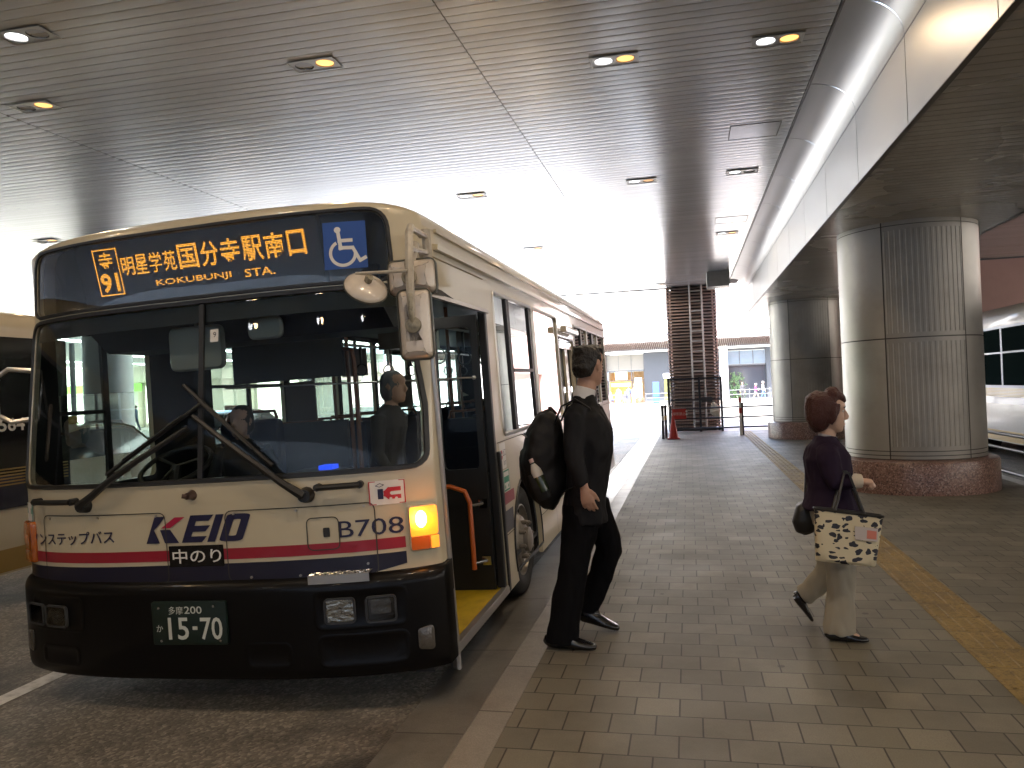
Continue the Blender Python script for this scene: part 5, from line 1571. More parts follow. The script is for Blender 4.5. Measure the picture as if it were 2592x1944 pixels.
for sg in (-1, 1):
    mb = MB(); mb.tube([(.14 + sg * .18, -.86, .12), (.14 + sg * .18, -.86, 4.75)], .03, 8); mb.build('stile', M_lad, lad)
for i in range(15):
    mb = MB(); mb.tube([(-.04, -.86, .3 + i * .31), (.32, -.86, .3 + i * .31)], .019, 8); mb.build('rung', M_lad, lad)
# cage fence at the foot of the tower
cg = empty('cage_fence', 'black mesh cage with a gate round the foot of the ladder', 'fence', (.17, 24.75, .11))
mb = MB()
for x in (-.78, .14, .78): mb.box(x - .035, x + .035, -.03, .03, 0, 1.66)
for x in (-.78, .78): mb.box(x - .03, x + .03, .03, 1.0, 1.58, 1.64); mb.box(x - .03, x + .03, .03, 1.0, .05, .1)
for z in (.05, .95, 1.6): mb.box(-.74, .74, -.02, .02, z, z + .05)
mb.build('frame', M_rail, cg, ang=0)
mb = MB()
for i in range(30):
    x = -.74 + i * .05
    mb.box(x, x + .006, -.004, .004, .1, 1.6)
for i in range(12): mb.box(-.74, .74, -.006, -.001, .14 + i * .12, .146 + i * .12)
mb.build('mesh', M_rail, cg, ang=0)
mb = MB(); mb.box(.18, .5, -.07, -.03, .9, 1.05); mb.build('lock_box', M_frame, cg, ang=0)
# cloth bag tied on the cage
mb = MB(); mb.loft([((.7, 24.66, 1.02), .02, .012), ((.72, 24.62, .9), .1, .03), ((.74, 24.6, .72), .16, .05), ((.8, 24.61, .58), .09, .035), ((.83, 24.62, .5), .02, .015)], (1, 0, .5), 14)
tag(fuse(mb, 'cloth_bag', mat('cloth_cream', (.62, .58, .48), .9), .012, noise=(.012, 14, 14, 14)), 'cream cloth bag hanging on the cage fence beside the ladder', 'bag')
# barrier across the pavement end
bar_ = railing('barrier', 'dark pipe barrier across the end of the pavement behind the cone', [(-.52, 22.2, .12), (1.42, 22.75, .12), (4.1, 22.9, .12)], (.78, .5, .22), .86, 2.1, M_rail, r=.022)
for x, y, nm in ((-.73, 21.85, 'black bollard with a round cap left of the red cone'), (-.655, 22.05, 'black and yellow taped bollard between two dark posts behind the cone')):
    t = empty('bollard', nm, 'bollard', (x, y, .12), 0, 'bollards by the cone')
    mb = MB(); mb.tube([(0, 0, 0), (0, 0, .84)], .038, 12); mb.build('post', M_rail, t)
    mb = MB(); mb.ball((0, 0, .87), .05, .05, .05, 10); mb.build('cap', M_rail, t)
    mb = MB(); mb.tube([(0, 0, .5), (0, 0, .62)], .041, 12); mb.build('band', M_gold if x > -.7 else M_alu, t)
t = empty('traffic_cone', 'red traffic cone standing at the pavement edge by the barrier', 'cone', (-.455, 21.75, .12))
M_cone = mat('cone_red', (.4, .018, .012), .5)
mb = MB(); mb.lathe([(.135, .03), (.125, .05), (.025, .63), (.02, .645), (.001, .645)], n=28); mb.build('shell', M_cone, t, ang=40)
mb = MB(); mb.rbox(-.17, .17, -.17, .17, 0, .03, .05, axis='z'); mb.build('base', M_cone, t)
t = empty('warning_sign', 'red board with white characters tied to the barrier behind the cone', 'sign', (-.29, 22.18, .78))
mb = MB(); mb.box(-.19, .19, -.012, .0, -.15, .13); mb.build('board', M_cone, t, ang=0)
mb = MB(); put_text(mb, '横断禁止', (-.165, -.05, .165, .04), lambda x, y: (x, -.0135, y), bold=.01); mb.build('lettering', mat('sign_pale', (.7, .45, .42), .5), t, ang=0, merge=False)
mb = MB()
for z in (.06, -.02): mb.tube([(.2, -.03, z), (.2, -.035, z)], .03, 12)
mb.build('reflector', M_white, t)
t = empty('marker_post', 'red and white rubber marker post tied to the barrier post', 'post', (1.36, 22.7, .12))
mb = MB(); mb.tube([(0, 0, 0), (0, 0, .9)], [.04, .035], 12); mb.build('post', M_white, t)
mb = MB(); mb.tube([(0, 0, .9), (0, 0, 1.02), (0, 0, 1.05)], [.037, .035, .012], 12); mb.tube([(0, 0, .6), (0, 0, .75)], .041, 12); mb.build('red_band', M_cone, t)

# second canopy beyond the ceiling
cn2 = empty('street_canopy', 'white canopy slab over the street just beyond the slatted ceiling', 'canopy', (-12, 31, 5.0))
mb = MB(); mb.box(-20, 12.3, -2.5, 3.2, 0, .3); mb.box(-20, 12.3, -2.6, -2.4, -.12, .35); mb.build('slab', M_pale, cn2, ang=0)
mb = MB()
for x in (-16, -4): mb.tube([(x, .5, 0), (x, .5, -5.1)], .12, 14)
mb.build('column', M_steelrail, cn2)

# far pavement and street front
FZ = -.33
g = MB(); g.box(-80, 80, 70.5, 92, -1, FZ); tag(g.build('far_pavement', M_conc, ang=0), kind='structure')
fb = empty('shop_building', 'long white building across the street with brown slatted eaves and shops below', 'building', (0, 79, FZ))
mb = MB(); mb.box(-60, -8.6, 0, 12, 5.6, 18); mb.box(-8.6, 60, 0, 12, 5.6, 18)
mb.box(-60, -8.6, 0, 12, 0, 5.6)
mb.box(3.0, 3.75, -.2, 1, 0, 5.6); mb.box(8.4, 60, 0, 12, 0, 5.6)
mb.build('wall', M_pale, fb, ang=0)
mb = MB()
for i in range(26):
    mb = MB(); mb.box(-50 + i * 4, -47.4 + i * 4, -.05, .02, 8.4, 10.6); mb.build('upper_window', M_darkglass, fb, ang=0)
mb = MB(); mb.box(-60, 60, -1.5, -1.42, 7.5, 7.56); mb.box(-60, 60, -1.5, -1.42, 7.9, 7.95); mb.box(-60, 60, -1.6, 0, 6.6, 6.75)
for i in range(60): mb.box(-60 + i * 2, -59.94 + i * 2, -1.48, -1.44, 6.75, 7.95)
mb.build('balcony', M_steelrail, fb, ang=0)
mb = MB()
for i in range(340):
    x = -30 + i * .18
    mb.add([(x, -3.6, 5.72), (x + .09, -3.6, 5.72), (x + .09, 0, 5.25), (x, 0, 5.25), (x, -3.6, 5.86), (x + .09, -3.6, 5.86), (x + .09, 0, 5.4), (x, 0, 5.4)],
           [(0, 1, 2, 3), (4, 5, 6, 7), (0, 1, 5, 4), (0, 3, 7, 4), (1, 2, 6, 5), (2, 3, 7, 6)])
mb.build('eave_slats', M_eave, fb, ang=0, merge=False)
mb = MB(); mb.quad((-30, -3.7, 5.9), (31, -3.7, 5.9), (31, 0, 5.45), (-30, 0, 5.45)); mb.box(-30, 31, -3.75, -3.65, 5.88, 6.0); mb.box(-30, 31, -.3, -.1, 5.0, 5.2)
mb.build('eave', M_pale, fb, ang=0)
mb = MB(); mb.box(-7.95, -4.2, .3, .4, 3.35, 4.9); mb.build('fascia_panel', mat('panel_cream', (.12, .11, .092), .5), fb, ang=0)
mb = MB(); mb.box(-8.6, -7.95, -.1, .5, 0, 5.2)
for x in (-6.75, -5.5): mb.box(x - .02, x + .02, .28, .3, 3.35, 4.9)
for a, b_, c, d in ((-8, -4.2, 3.2, 3.34), (-8, -4.2, 2.25, 2.34), (-5.55, -5.45, 0, 3.2), (-4.3, -4.2, 0, 5.0), (-7.9, -7.75, 0, 2.25)): mb.box(a, b_, .25, .33, c, d)
mb.build('shop_frame', M_frame, fb, ang=0)
mb = MB(); mb.box(-7.75, -5.55, 3.2, 3.3, 0, 3.2); mb.box(-5.45, -4.3, 2.2, 2.3, 0, 3.2); mb.box(-7.75, -7.7, .4, 3.2, 0, 3.2)
mb.build('shop_interior', mat('warm_interior', (.5, .3, .14), .6, dirt=.5, dscale=3, emit=(1.0, .45, .13), estr=.06), fb, ang=0)
mb = MB(); mb.box(-7.6, -5.7, .9, 1.1, 1.75, 2.05); mb.box(-5.4, -4.5, .7, .9, 1.8, 1.95); mb.box(-7.1, -5.95, .12, .2, 2.42, 3.15)
mb.build('shop_lamp', mat('warm_lamp', (1, .8, .5), .5, emit=(1, .72, .36), estr=.5), fb, ang=0)
mb = MB(); mb.box(-7.75, -5.55, .36, .38, 2.34, 3.2); mb.box(-5.45, -4.3, .36, .38, .05, 3.2); mb.build('shop_glass', glass('shop_glass', (.6, .65, .68), 1.5), fb, ang=0)
mb = MB(); mb.box(-4.2, -1.75, .1, 1, 0, 5.05); mb.box(-1.75, 3.0, .6, 1.2, 0, 5.4); mb.build('grey_wall', M_greyclad, fb, ang=0)
mb = MB(); mb.box(7.3, 8.4, -.05, 1, 0, 5.1); mb.build('grey_wall', M_greyclad, fb, ang=0)
mb = MB(); mb.box(-2.35, -1.75, .06, .09, .3, 2.3); mb.build('side_door', mat('door_olive', (.12, .12, .03), .5), fb, ang=0)
mb = MB(); mb.rbox(-2.4, -1.75, -.02, .08, 2.4, 2.85, .08, axis='y'); mb.build('wall_lamp', mat('lamp_box', (.8, .8, .8), .4, emit=(1, 1, 1), estr=.5), fb)
mb = MB(); mb.box(3.75, 7.3, .7, .8, 0, 3.35); mb.build('dark_glass', M_darkglass, fb, ang=0)
mb = MB(); mb.box(3.75, 7.3, .3, .36, 3.45, 4.75); mb.build('transom_glass', mat('transom', (.12, .16, .2), .08, coat=1), fb, ang=0)
mb = MB(); mb.box(3.75, 7.3, .2, .36, 3.3, 3.44); mb.box(3.75, 8.4, .15, .3, 4.76, 5.0)
for x in (4.85, 6.1, 7.28): mb.box(x, x + .06, .26, .3, 3.45, 4.75)
mb.build('glazing_bar', M_frame, fb, ang=0)
# climbing plant in front of the dark glass
iv = empty('climbing_plant', 'leafy green climbing plant against the dark shop window', 'plant', (4.45, 79.4, FZ))
mb = MB(); r2 = random.Random(3)
for i in range(5):
    pts = [(r2.uniform(-.4, .4), 0, 0)]
    for j in range(6): pts.append((pts[-1][0] + r2.uniform(-.12, .12), r2.uniform(-.05, .05), (j + 1) * .42))
    mb.tube(pts, .015, 5)
mb.build('stem', mat('stem_brown', (.08, .06, .03), .8), iv)
mb = MB()
for i in range(900):
    z = r2.uniform(.1, 2.75) ** .97; wd = .62 * (1 - (z / 3.1) ** 3) + .12
    x = r2.gauss(0, wd * .55)
    if math.sin(x * 9 + z * 4) + math.sin(z * 7 - x * 3) < -.75: continue
    y = r2.uniform(-.22, .12); a = r2.uniform(0, 2 * pi); t_ = r2.uniform(-.9, .9); s_ = r2.uniform(.05, .1)
    mm = Matrix.Translation((x, y, z)) @ Matrix.Rotation(a, 4, 'Y') @ Matrix.Rotation(t_, 4, 'X')
    mb.add([mm @ Vector(q) for q in ((-s_ * .1, 0, -s_), (s_ * .55, s_ * .1, -.1 * s_), (0, 0, s_), (-s_ * .55, s_ * .1, -.1 * s_))], [(0, 1, 2), (0, 2, 3)], i % 2)
mb.build('leaves', [mat('leaf', (.025, .06, .018), .45), mat('leaf_light', (.06, .12, .035), .4)], iv, ang=0, merge=False)
# street furniture on the far pavement
st_ = empty('standing_sign', 'white upright sign board on a forked stand outside the lit shop', 'sign', (-4.7, 76.4, FZ))
mb = MB(); mb.rbox(-.32, .32, -.04, .04, .62, 2.5, .06, axis='y'); mb.build('board', mat('sign_white', (.8, .8, .78), .5), st_)
mb = MB(); mb.tube([(0, 0, 0), (0, 0, .35), (-.28, 0, .62)], .03, 8); mb.tube([(0, 0, .35), (.28, 0, .62)], .03, 8); mb.build('stand', M_steelrail, st_)
mb = MB(); mb.box(-.3, .3, -.05, .05, 0, 2.05); o = mb.build('blue_panel', mat('panel_blue', (.006, .035, .14), .5), ang=0, bevel=.01)
o.location = (-3.05, 76.2, FZ); tag(o, 'tall bright blue panel standing before the grey wall across the street', 'panel')
railing('railing', 'pale pipe railing on the far pavement in front of the blue panel', [(-4.0, 75.9, FZ), (-1.75, 75.9, FZ)], (.95, .55, .2), 1.0, 2.2, M_steelrail, r=.035)
railing('railing', 'pale pipe railing on the far pavement right of the louvred tower', [(3.6, 75.4, FZ), (9.0, 75.4, FZ)], (1.0, .6, .2), 1.1, 2.1, M_steelrail, r=.035)
railing('railing', 'pale pipe railing on the far pavement in front of the lit shop', [(-8.4, 75.4, FZ), (-6.2, 75.4, FZ)], (.95, .55, .2), 1.0, 1.1, M_steelrail, r=.03)
P = lambda *a, **k_: small_person(*a, voxel=.03, **k_)
P((-7.35, 76.2, FZ), R(-60), 'far seated person in a pale top by the lit shop, leftmost of the group', (.25, .25, .27), (.02, .025, .05), h=1.6, seated=True)
P((-6.65, 75.9, FZ), R(-100), 'far seated person in a white shirt in front of the lit shop', (.3, .3, .31), (.12, .14, .2), h=1.6, seated=True)
P((-5.95, 76.0, FZ), R(-80), 'far seated person in black with a pale face outside the shop', (.03, .03, .04), (.05, .05, .06), h=1.6, seated=True)
P((-6.7, 77.6, FZ), R(70), 'far standing person with dark hair and light top at the shop door', (.5, .5, .55), (.1, .1, .15), h=1.66)
P((-5.7, 77.3, FZ), R(80), 'far standing person in a dark navy coat at the shop door', (.03, .04, .08), (.05, .06, .1), h=1.75)
P((-5.2, 77.0, FZ), R(100), 'far standing woman in grey with beige trousers seen from behind', (.12, .11, .11), (.42, .34, .26), hair=(.06, .04, .03), h=1.7)
P((4.95, 77.6, FZ), R(-100), 'far man in a black suit standing by the climbing plant', (.02, .02, .025), (.02, .02, .025), h=1.68)
P((6.05, 76.7, FZ), R(0), 'far walker in a magenta top and white cap carrying a pale bundle', (.25, .012, .08), (.2, .165, .12), h=1.5, stride=.32, hat=(.7, .7, .75), carry=(.5, .4, .32))
P((6.75, 77.2, FZ), R(0), 'far walker in a white top and blue jeans beside the magenta one', (.3, .3, .28), (.03, .07, .2), hair=(.2, .2, .2), h=1.68, stride=.22, hat=(.25, .25, .24))
# ================================================================ the two walkers
M_skin = mat('skin', (.46, .27, .19), .45, spec=.4, dirt=.08, dscale=30)
def rotz(v, a): return Vector((v[0] * math.cos(a) - v[1] * math.sin(a), v[0] * math.sin(a) + v[1] * math.cos(a), v[2]))
def head(mb, c, yaw, s_, m=0, pitch=0.0):
    """head with brow, nose, lips, chin and ears; faces +x before turning"""
    c = Vector(c); Rm = Matrix.Rotation(yaw, 3, 'Z') @ Matrix.Rotation(pitch, 3, 'Y')
    T = lambda x, y, z: tuple(c + Rm @ (Vector((x, y, z)) * s_))
    secs = [(-.118, .066, .02, .02), (-.112, .08, .0, .036), (-.098, .088, -.02, .047), (-.08, .087, -.045, .056), (-.06, .089, -.062, .061), (-.035, .088, -.078, .066), (-.01, .087, -.09, .07), (.012, .083, -.096, .072), (.025, .083, -.099, .073), (.042, .091, -.1, .076), (.06, .092, -.1, .076), (.08, .084, -.095, .072), (.1, .064, -.078, .06), (.112, .04, -.05, .04), (.118, .01, -.02, .014)]
    rings = []
    for z, f, b, w_ in secs:
        cx, a = (f + b) / 2, (f - b) / 2
        rings.append([T(cx + a * math.copysign(abs(math.cos(q)) ** .85, math.cos(q)), w_ * math.copysign(abs(math.sin(q)) ** .9, math.sin(q)), z) for q in [2 * pi * i / 24 for i in range(24)]])
    mb.rings(rings, m)
    sd_ = Rm @ Vector((0, 1, 0))
    mb.loft([(T(.082, 0, .036), .007 * s_, .008 * s_), (T(.095, 0, .012), .009 * s_, .012 * s_), (T(.108, 0, -.012), .013 * s_, .014 * s_), (T(.104, 0, -.026), .016 * s_, .01 * s_), (T(.092, 0, -.03), .01 * s_, .006 * s_)], sd_, 10, m)
    for z in (-.058, -.068):
        mb.loft([(T(.078, -.024, z), .003 * s_, .004 * s_), (T(.091, -.01, z), .006 * s_, .006 * s_), (T(.094, 0, z), .0065 * s_, .0065 * s_), (T(.091, .01, z), .006 * s_, .006 * s_), (T(.078, .024, z), .003 * s_, .004 * s_)], (0, 0, 1), 8, m)
    for sg in (-1, 1):
        mb.loft([(T(.005, sg * .068, .028), .01 * s_, .004 * s_), (T(-.008, sg * .079, .034), .02 * s_, .007 * s_), (T(-.01, sg * .082, .01), .019 * s_, .007 * s_), (T(-.002, sg * .076, -.018), .011 * s_, .006 * s_), (T(.004, sg * .068, -.03), .005 * s_, .004 * s_)], Rm @ Vector((1, 0, 0)), 10, m)
    return T
def eyes(T, parent, s_):
    mb = MB()
    for sg in (-1, 1):
        p = T(.072, sg * .031, .022); mb.ball(p, .0125 * s_, .0125 * s_, .0105 * s_, 10, 0)
        q = Vector(T(.0815, sg * .0315, .022)); mb.ball(q, .0045 * s_, .0055 * s_, .0055 * s_, 8, 1)
        mb.tube([T(.086, sg * .014, .045), T(.089, sg * .03, .051), T(.078, sg * .05, .045)], .0035 * s_, 6, 1)
    return mb.build('eyes', [mat('eye_white', (.6, .58, .54), .25), mat('eye_dark', (.02, .014, .01), .3)], parent, merge=False)
def hand(mb, wrist, fwd, palm, thumb, s_=1.0, curl=.35, m=0):
    """palm, thumb from its side, four unequal fingers bending towards the palm normal"""
    wrist = Vector(wrist); f = Vector(fwd).normalized(); n = Vector(palm); n = (n - f * n.dot(f)).normalized(); t = f.cross(n)
    if t.dot(Vector(thumb)) < 0: t = -t
    mb.loft([(wrist - f * .03 * s_, .027 * s_, .021 * s_), (wrist, .026 * s_, .02 * s_), (wrist + f * .03 * s_, .034 * s_, .018 * s_), (wrist + f * .065 * s_, .041 * s_, .016 * s_), (wrist + f * .09 * s_, .039 * s_, .011 * s_)], t, 14, m)
    for i, (o, ln) in enumerate(((.031, .072), (.0105, .08), (-.0105, .075), (-.031, .058))):
        p = wrist + f * (.082 - (.006 if i in (0, 3) else 0)) * s_ + t * o * s_
        d = (f + t * o * 2.2).normalized(); pts = [p]; c_ = curl * (1 + .18 * i)
        for j, fr in enumerate((.45, .32, .23)):
            a = c_ * (j + .6)
            dd = (d * math.cos(a) + n * math.sin(a)).normalized()
            pts.append(pts[-1] + dd * ln * fr * s_)
        rr = [.0098, .0092, .0084, .007]
        mb.loft([(q, r_ * s_, r_ * s_) for q, r_ in zip(pts, rr)] + [(pts[-1] + (pts[-1] - pts[-2]).normalized() * .005 * s_, .003 * s_, .003 * s_)], t, 10, m)
    p = wrist + f * .022 * s_ + t * .026 * s_
    d1 = (f * .75 + t * .6 + n * .25).normalized(); d2 = (f * .95 + t * .2 + n * .35).normalized()
    mb.loft([(p, .014 * s_, .014 * s_), (p + d1 * .034 * s_, .0118 * s_, .0118 * s_), (p + d1 * .036 * s_ + d2 * .028 * s_, .0102 * s_, .0102 * s_), (p + d1 * .036 * s_ + d2 * .05 * s_, .007 * s_, .007 * s_)], n, 10, m)
def shoe(mb, heel, toe, gz, wd=.042, hh=.05, m=0, lift=0.0):
    a, b = Vector(heel), Vector(toe); d = b - a
    side_ = Vector((-d.y, d.x, 0)).normalized()
    secs = []
    for t, w_, h in ((0.0, .55, .55), (.04, .8, .85), (.14, .92, 1.0), (.34, .95, 1.0), (.5, 1.0, .82), (.68, 1.1, .6), (.84, 1.0, .46), (.95, .72, .38), (1.0, .4, .25)):
        p = a.lerp(b, t); z = p.z + hh * h
        secs.append(((p.x, p.y, z), wd * w_, hh * h))
    mb.loft(secs, side_, 16, m, e=2.6)

# ---- man in a black suit stepping off the bus
by = R(15)
sv_ = rotz((0, -1, 0), by)      # towards his right side
man = None
mb = MB()
T = head(mb, (-.592, 4.84, 1.775), R(56), 1.0, 0, R(4))
mb.loft([((-.628, 4.83, 1.56), .066, .064), ((-.618, 4.835, 1.63), .056, .06), ((-.604, 4.84, 1.7), .052, .06), ((-.6, 4.842, 1.76), .05, .05)], sv_, 16)
mb.loft([((-.652, 4.84, .84), .13, .09), ((-.645, 4.84, 1.0), .15, .1), ((-.638, 4.84, 1.12), .14, .095), ((-.62, 4.84, 1.34), .175, .105), ((-.625, 4.835, 1.47), .165, .085), ((-.63, 4.83, 1.54), .09, .06), ((-.63, 4.83, 1.58), .05, .05)], sv_, 18)
mb.loft([((-.66, 4.69, 1.5), .05, .05), ((-.672, 4.63, 1.225), .038, .042), ((-.622, 4.6, 1.06), .028, .024)], sv_, 12)
hand(mb, (-.62, 4.6, 1.06), (.22, 0, -1), (.15, 1, .1), (1, 0, 0), 1.02, .38)
mb.loft([((-.605, 4.99, 1.5), .05, .05), ((-.665, 5.07, 1.24), .038, .042), ((-.65, 5.05, 1.05), .028, .024)], sv_, 12)
hand(mb, (-.65, 5.05, 1.05), (.1, 0, -.99), (0, -1, 0), (1, 0, 0), 1.02, .45)
for h_, k_, a_ in (((-.66, 4.76, .9), (-.707, 4.68, .63), (-.79, 4.6, .2)), ((-.622, 4.92, .88), (-.52, 4.95, .66), (-.685, 4.95, .25))):
    mb.loft([(h_, .075, .085), (k_, .052, .055), (a_, .036, .04)], sv_, 12)
man = fuse(mb, 'person', M_skin, .0052, smooth=3)
tag(man, 'man in a black suit stepping from the bus door onto the pavement, backpack on', 'person')
eyes(T, man, 1.0)
M_suit = mat('suit_black', (.006, .006, .0075), .7, spec=.25, bump=.3, bscale=7)
mb = MB()
mb.loft([((-.656, 4.84, .83), .195, .135), ((-.656, 4.84, .9), .195, .135), ((-.65, 4.84, 1.0), .18, .125), ((-.632, 4.84, 1.12), .175, .132), ((-.612, 4.84, 1.27), .2, .142), ((-.608, 4.84, 1.38), .21, .142), ((-.622, 4.838, 1.47), .198, .105), ((-.63, 4.832, 1.535), .13, .078), ((-.634, 4.83, 1.575), .078, .07), ((-.634, 4.83, 1.6), .07, .066)], sv_, 24, e=2.25)
mb.loft([((-.655, 4.72, 1.515), .07, .07), ((-.664, 4.675, 1.46), .075, .075), ((-.674, 4.64, 1.34), .066, .066), ((-.676, 4.625, 1.225), .06, .062), ((-.655, 4.608, 1.14), .052, .053), ((-.626, 4.6, 1.075), .044, .042)], sv_, 16)
mb.loft([((-.61, 4.96, 1.515), .07, .07), ((-.6, 5.0, 1.46), .075, .075), ((-.64, 5.06, 1.3), .064, .064), ((-.665, 5.075, 1.235), .06, .06), ((-.65, 5.055, 1.065), .043, .042)], sv_, 16)
fuse(mb, 'jacket', M_suit, .0075, man, smooth=3, noise=(.011, 12, 12, 7))
M_trs = mat('trousers_black', (.0035, .0035, .0045), .85, spec=.1, bump=.15, bscale=9)
mb = MB()
mb.loft([((-.655, 4.84, 1.02), .165, .112), ((-.655, 4.84, .93), .178, .122), ((-.65, 4.84, .84), .165, .115), ((-.655, 4.84, .8), .11, .1)], sv_, 20)
mb.loft([((-.66, 4.765, .93), .1, .118), ((-.675, 4.745, .8), .098, .112), ((-.7, 4.7, .67), .084, .094), ((-.712, 4.675, .6), .08, .088), ((-.745, 4.64, .42), .078, .09), ((-.775, 4.61, .25), .078, .092), ((-.79, 4.6, .15), .08, .094)], sv_, 18)
mb.loft([((-.625, 4.915, .92), .1, .118), ((-.585, 4.93, .8), .096, .108), ((-.535, 4.945, .69), .082, .088), ((-.53, 4.95, .63), .078, .084), ((-.585, 4.95, .47), .07, .076), ((-.655, 4.95, .32), .066, .072), ((-.69, 4.95, .255), .066, .07)], sv_, 18)
fuse(mb, 'trousers', M_trs, .0075, man, smooth=3, noise=(.011, 12, 12, 5))
mb = MB()
mb.loft([((-.634, 4.83, 1.575), .073, .068), ((-.626, 4.832, 1.61), .067, .067), ((-.616, 4.836, 1.645), .06, .064)], sv_, 24)
o = fuse(mb, 'shirt_collar', mat('shirt_white', (.62, .6, .6), .7), .005, man, smooth=2)
for hl, to, gz_ in (((-.885, 4.605, .122), (-.585, 4.585, .122), 0), ((-.745, 4.95, .185), (-.485, 4.95, .122), 0)):
    mb = MB(); shoe(mb, hl, to, gz_, .047, .045)
    a, b_ = Vector(hl), Vector(to); d = (b_ - a).normalized()
    mb.loft([(a + d * .1 + Vector((0, 0, .05)), .04, .05), (a + d * .085 + Vector((0, 0, .13)), .038, .045)], (0, 1, 0), 12)
    fuse(mb, 'shoe', mat('shoe_leather', (.006, .006, .007), .22, coat=.35), .005, man, smooth=2)
mb = MB()
Rm = Matrix.Rotation(R(56), 3, 'Z'); hc = Vector((-.592, 4.84, 1.775))
HQ = lambda x, y, z: tuple(hc + Rm @ Vector((x, y, z)))
mb.loft([(HQ(-.062, 0, -.065), .052, .03), (HQ(-.066, 0, -.02), .074, .052), (HQ(-.04, 0, .03), .084, .072), (HQ(-.015, 0, .075), .084, .1), (HQ(-.004, 0, .11), .068, .085), (HQ(-.005, 0, .132), .035, .045)], Rm @ Vector((0, 1, 0)), 20)
mb.loft([(HQ(.03, -.05, .085), .03, .03), (HQ(.075, -.02, .1), .034, .028), (HQ(.08, .03, .1), .032, .026), (HQ(.04, .06, .085), .03, .03)], (0, 0, 1), 10)
for sg in (-1, 1): mb.loft([(HQ(.012, sg * .068, .05), .026, .012), (HQ(.006, sg * .07, .0), .012, .008), (HQ(.006, sg * .069, -.02), .006, .004)], Rm @ Vector((1, 0, 0)), 10)
M_hair = mat('hair_black', (.012, .01, .009), .5, spec=.4, bump=.5, bscale=120)
fuse(mb, 'hair', M_hair, .005, man, smooth=2, noise=(.006, 40, 40, 28))

# backpack on his back
bp = empty('backpack', 'bulky black backpack on the back of the man in the suit', 'backpack', (-.9, 4.85, .93))
O_ = Vector((-.9, 4.85, .93))
M_pack = mat('pack_nylon', (.006, .006, .0065), .6, spec=.3, bump=.35, bscale=14)
def Q(x, y, z): return tuple(Vector((x, y, z)) - O_)
mb = MB()
mb.loft([(Q(-.83, 4.86, 1.5), .08, .035), (Q(-.855, 4.86, 1.47), .125, .075), (Q(-.885, 4.855, 1.38), .15, .115), (Q(-.9, 4.85, 1.25), .158, .135), (Q(-.9, 4.85, 1.1), .155, .14), (Q(-.875, 4.85, 1.0), .14, .115), (Q(-.85, 4.85, .945), .11, .08), (Q(-.83, 4.85, .93), .06, .04)], sv_, 22, e=2.5)
mb.loft([(Q(-.98, 4.87, 1.3), .08, .03), (Q(-1.0, 4.87, 1.25), .105, .055), (Q(-1.0, 4.87, 1.1), .105, .06), (Q(-.975, 4.87, 1.03), .08, .04)], sv_, 16, e=2.6)
fuse(mb, 'pack', M_pack, .008, bp, smooth=4, noise=(.01, 9, 9, 9))
mb = MB(); mb.loft([(Q(-.93, 4.705, 1.14), .02, .055), (Q(-.905, 4.7, 1.06), .026, .06), (Q(-.875, 4.71, .98), .02, .05)], (0, 1, 0), 14); fuse(mb, 'side_pocket', M_pack, .007, bp)
for yy, a in ((4.72, -.02), (4.97, .02)):
    mb = MB(); pts = [Q(-.8, yy, 1.44), Q(-.755, yy, 1.54), Q(-.67, yy, 1.58), Q(-.56 + a, yy + .0, 1.52), Q(-.5 + a, yy, 1.38), Q(-.53 + a, yy, 1.2), Q(-.64, yy - .02, 1.08), Q(-.77, yy, 1.02)]
    rr = []
    mb.loft([(p, .026, .006) for p in pts], (0, 1, 0), 10); mb.build('strap', M_pack, bp)
mb = MB(); mb.tube([Q(-.82, 4.8, 1.49), Q(-.85, 4.83, 1.53), Q(-.85, 4.88, 1.53), Q(-.82, 4.91, 1.49)], .009, 8); mb.build('grab_loop', M_pack, bp)
mb = MB(); mb.tube([Q(-.975, 4.72, 1.36), Q(-1.03, 4.85, 1.37), Q(-.985, 4.98, 1.36)], .005, 6); mb.build('zip', mat('zip_dark', (.05, .05, .05), .3, metal=.6), bp)
bt = empty('bottle', 'plastic bottle with a white cap in the side pocket of the backpack', 'bottle', (-.87, 4.7, 1.03))
ax = Vector((-.38, 0, .92)).normalized(); rot = ax.to_track_quat('Z', 'Y').to_matrix().to_4x4()
mb = MB(); mb.lathe([(.001, 0), (.03, .003), (.032, .02), (.032, .12), (.028, .15), (.014, .18), (.014, .195)], n=20); mb.moved(rot); mb.build('body', mat('tea_bottle', (.03, .045, .02), .15, coat=.6), bt)
mb = MB(); mb.lathe([(.0335, .1), (.0335, .14), (.026, .158), (.0165, .18), (.0165, .182)], n=20); mb.moved(rot); mb.build('label', mat('label_pale', (.5, .48, .44), .5), bt)
mb = MB(); mb.lathe([(.0155, .19), (.0165, .192), (.0165, .212), (.014, .215), (.001, .2155)], n=16); mb.moved(rot); mb.build('cap', mat('cap_pink', (.6, .42, .4), .5), bt)

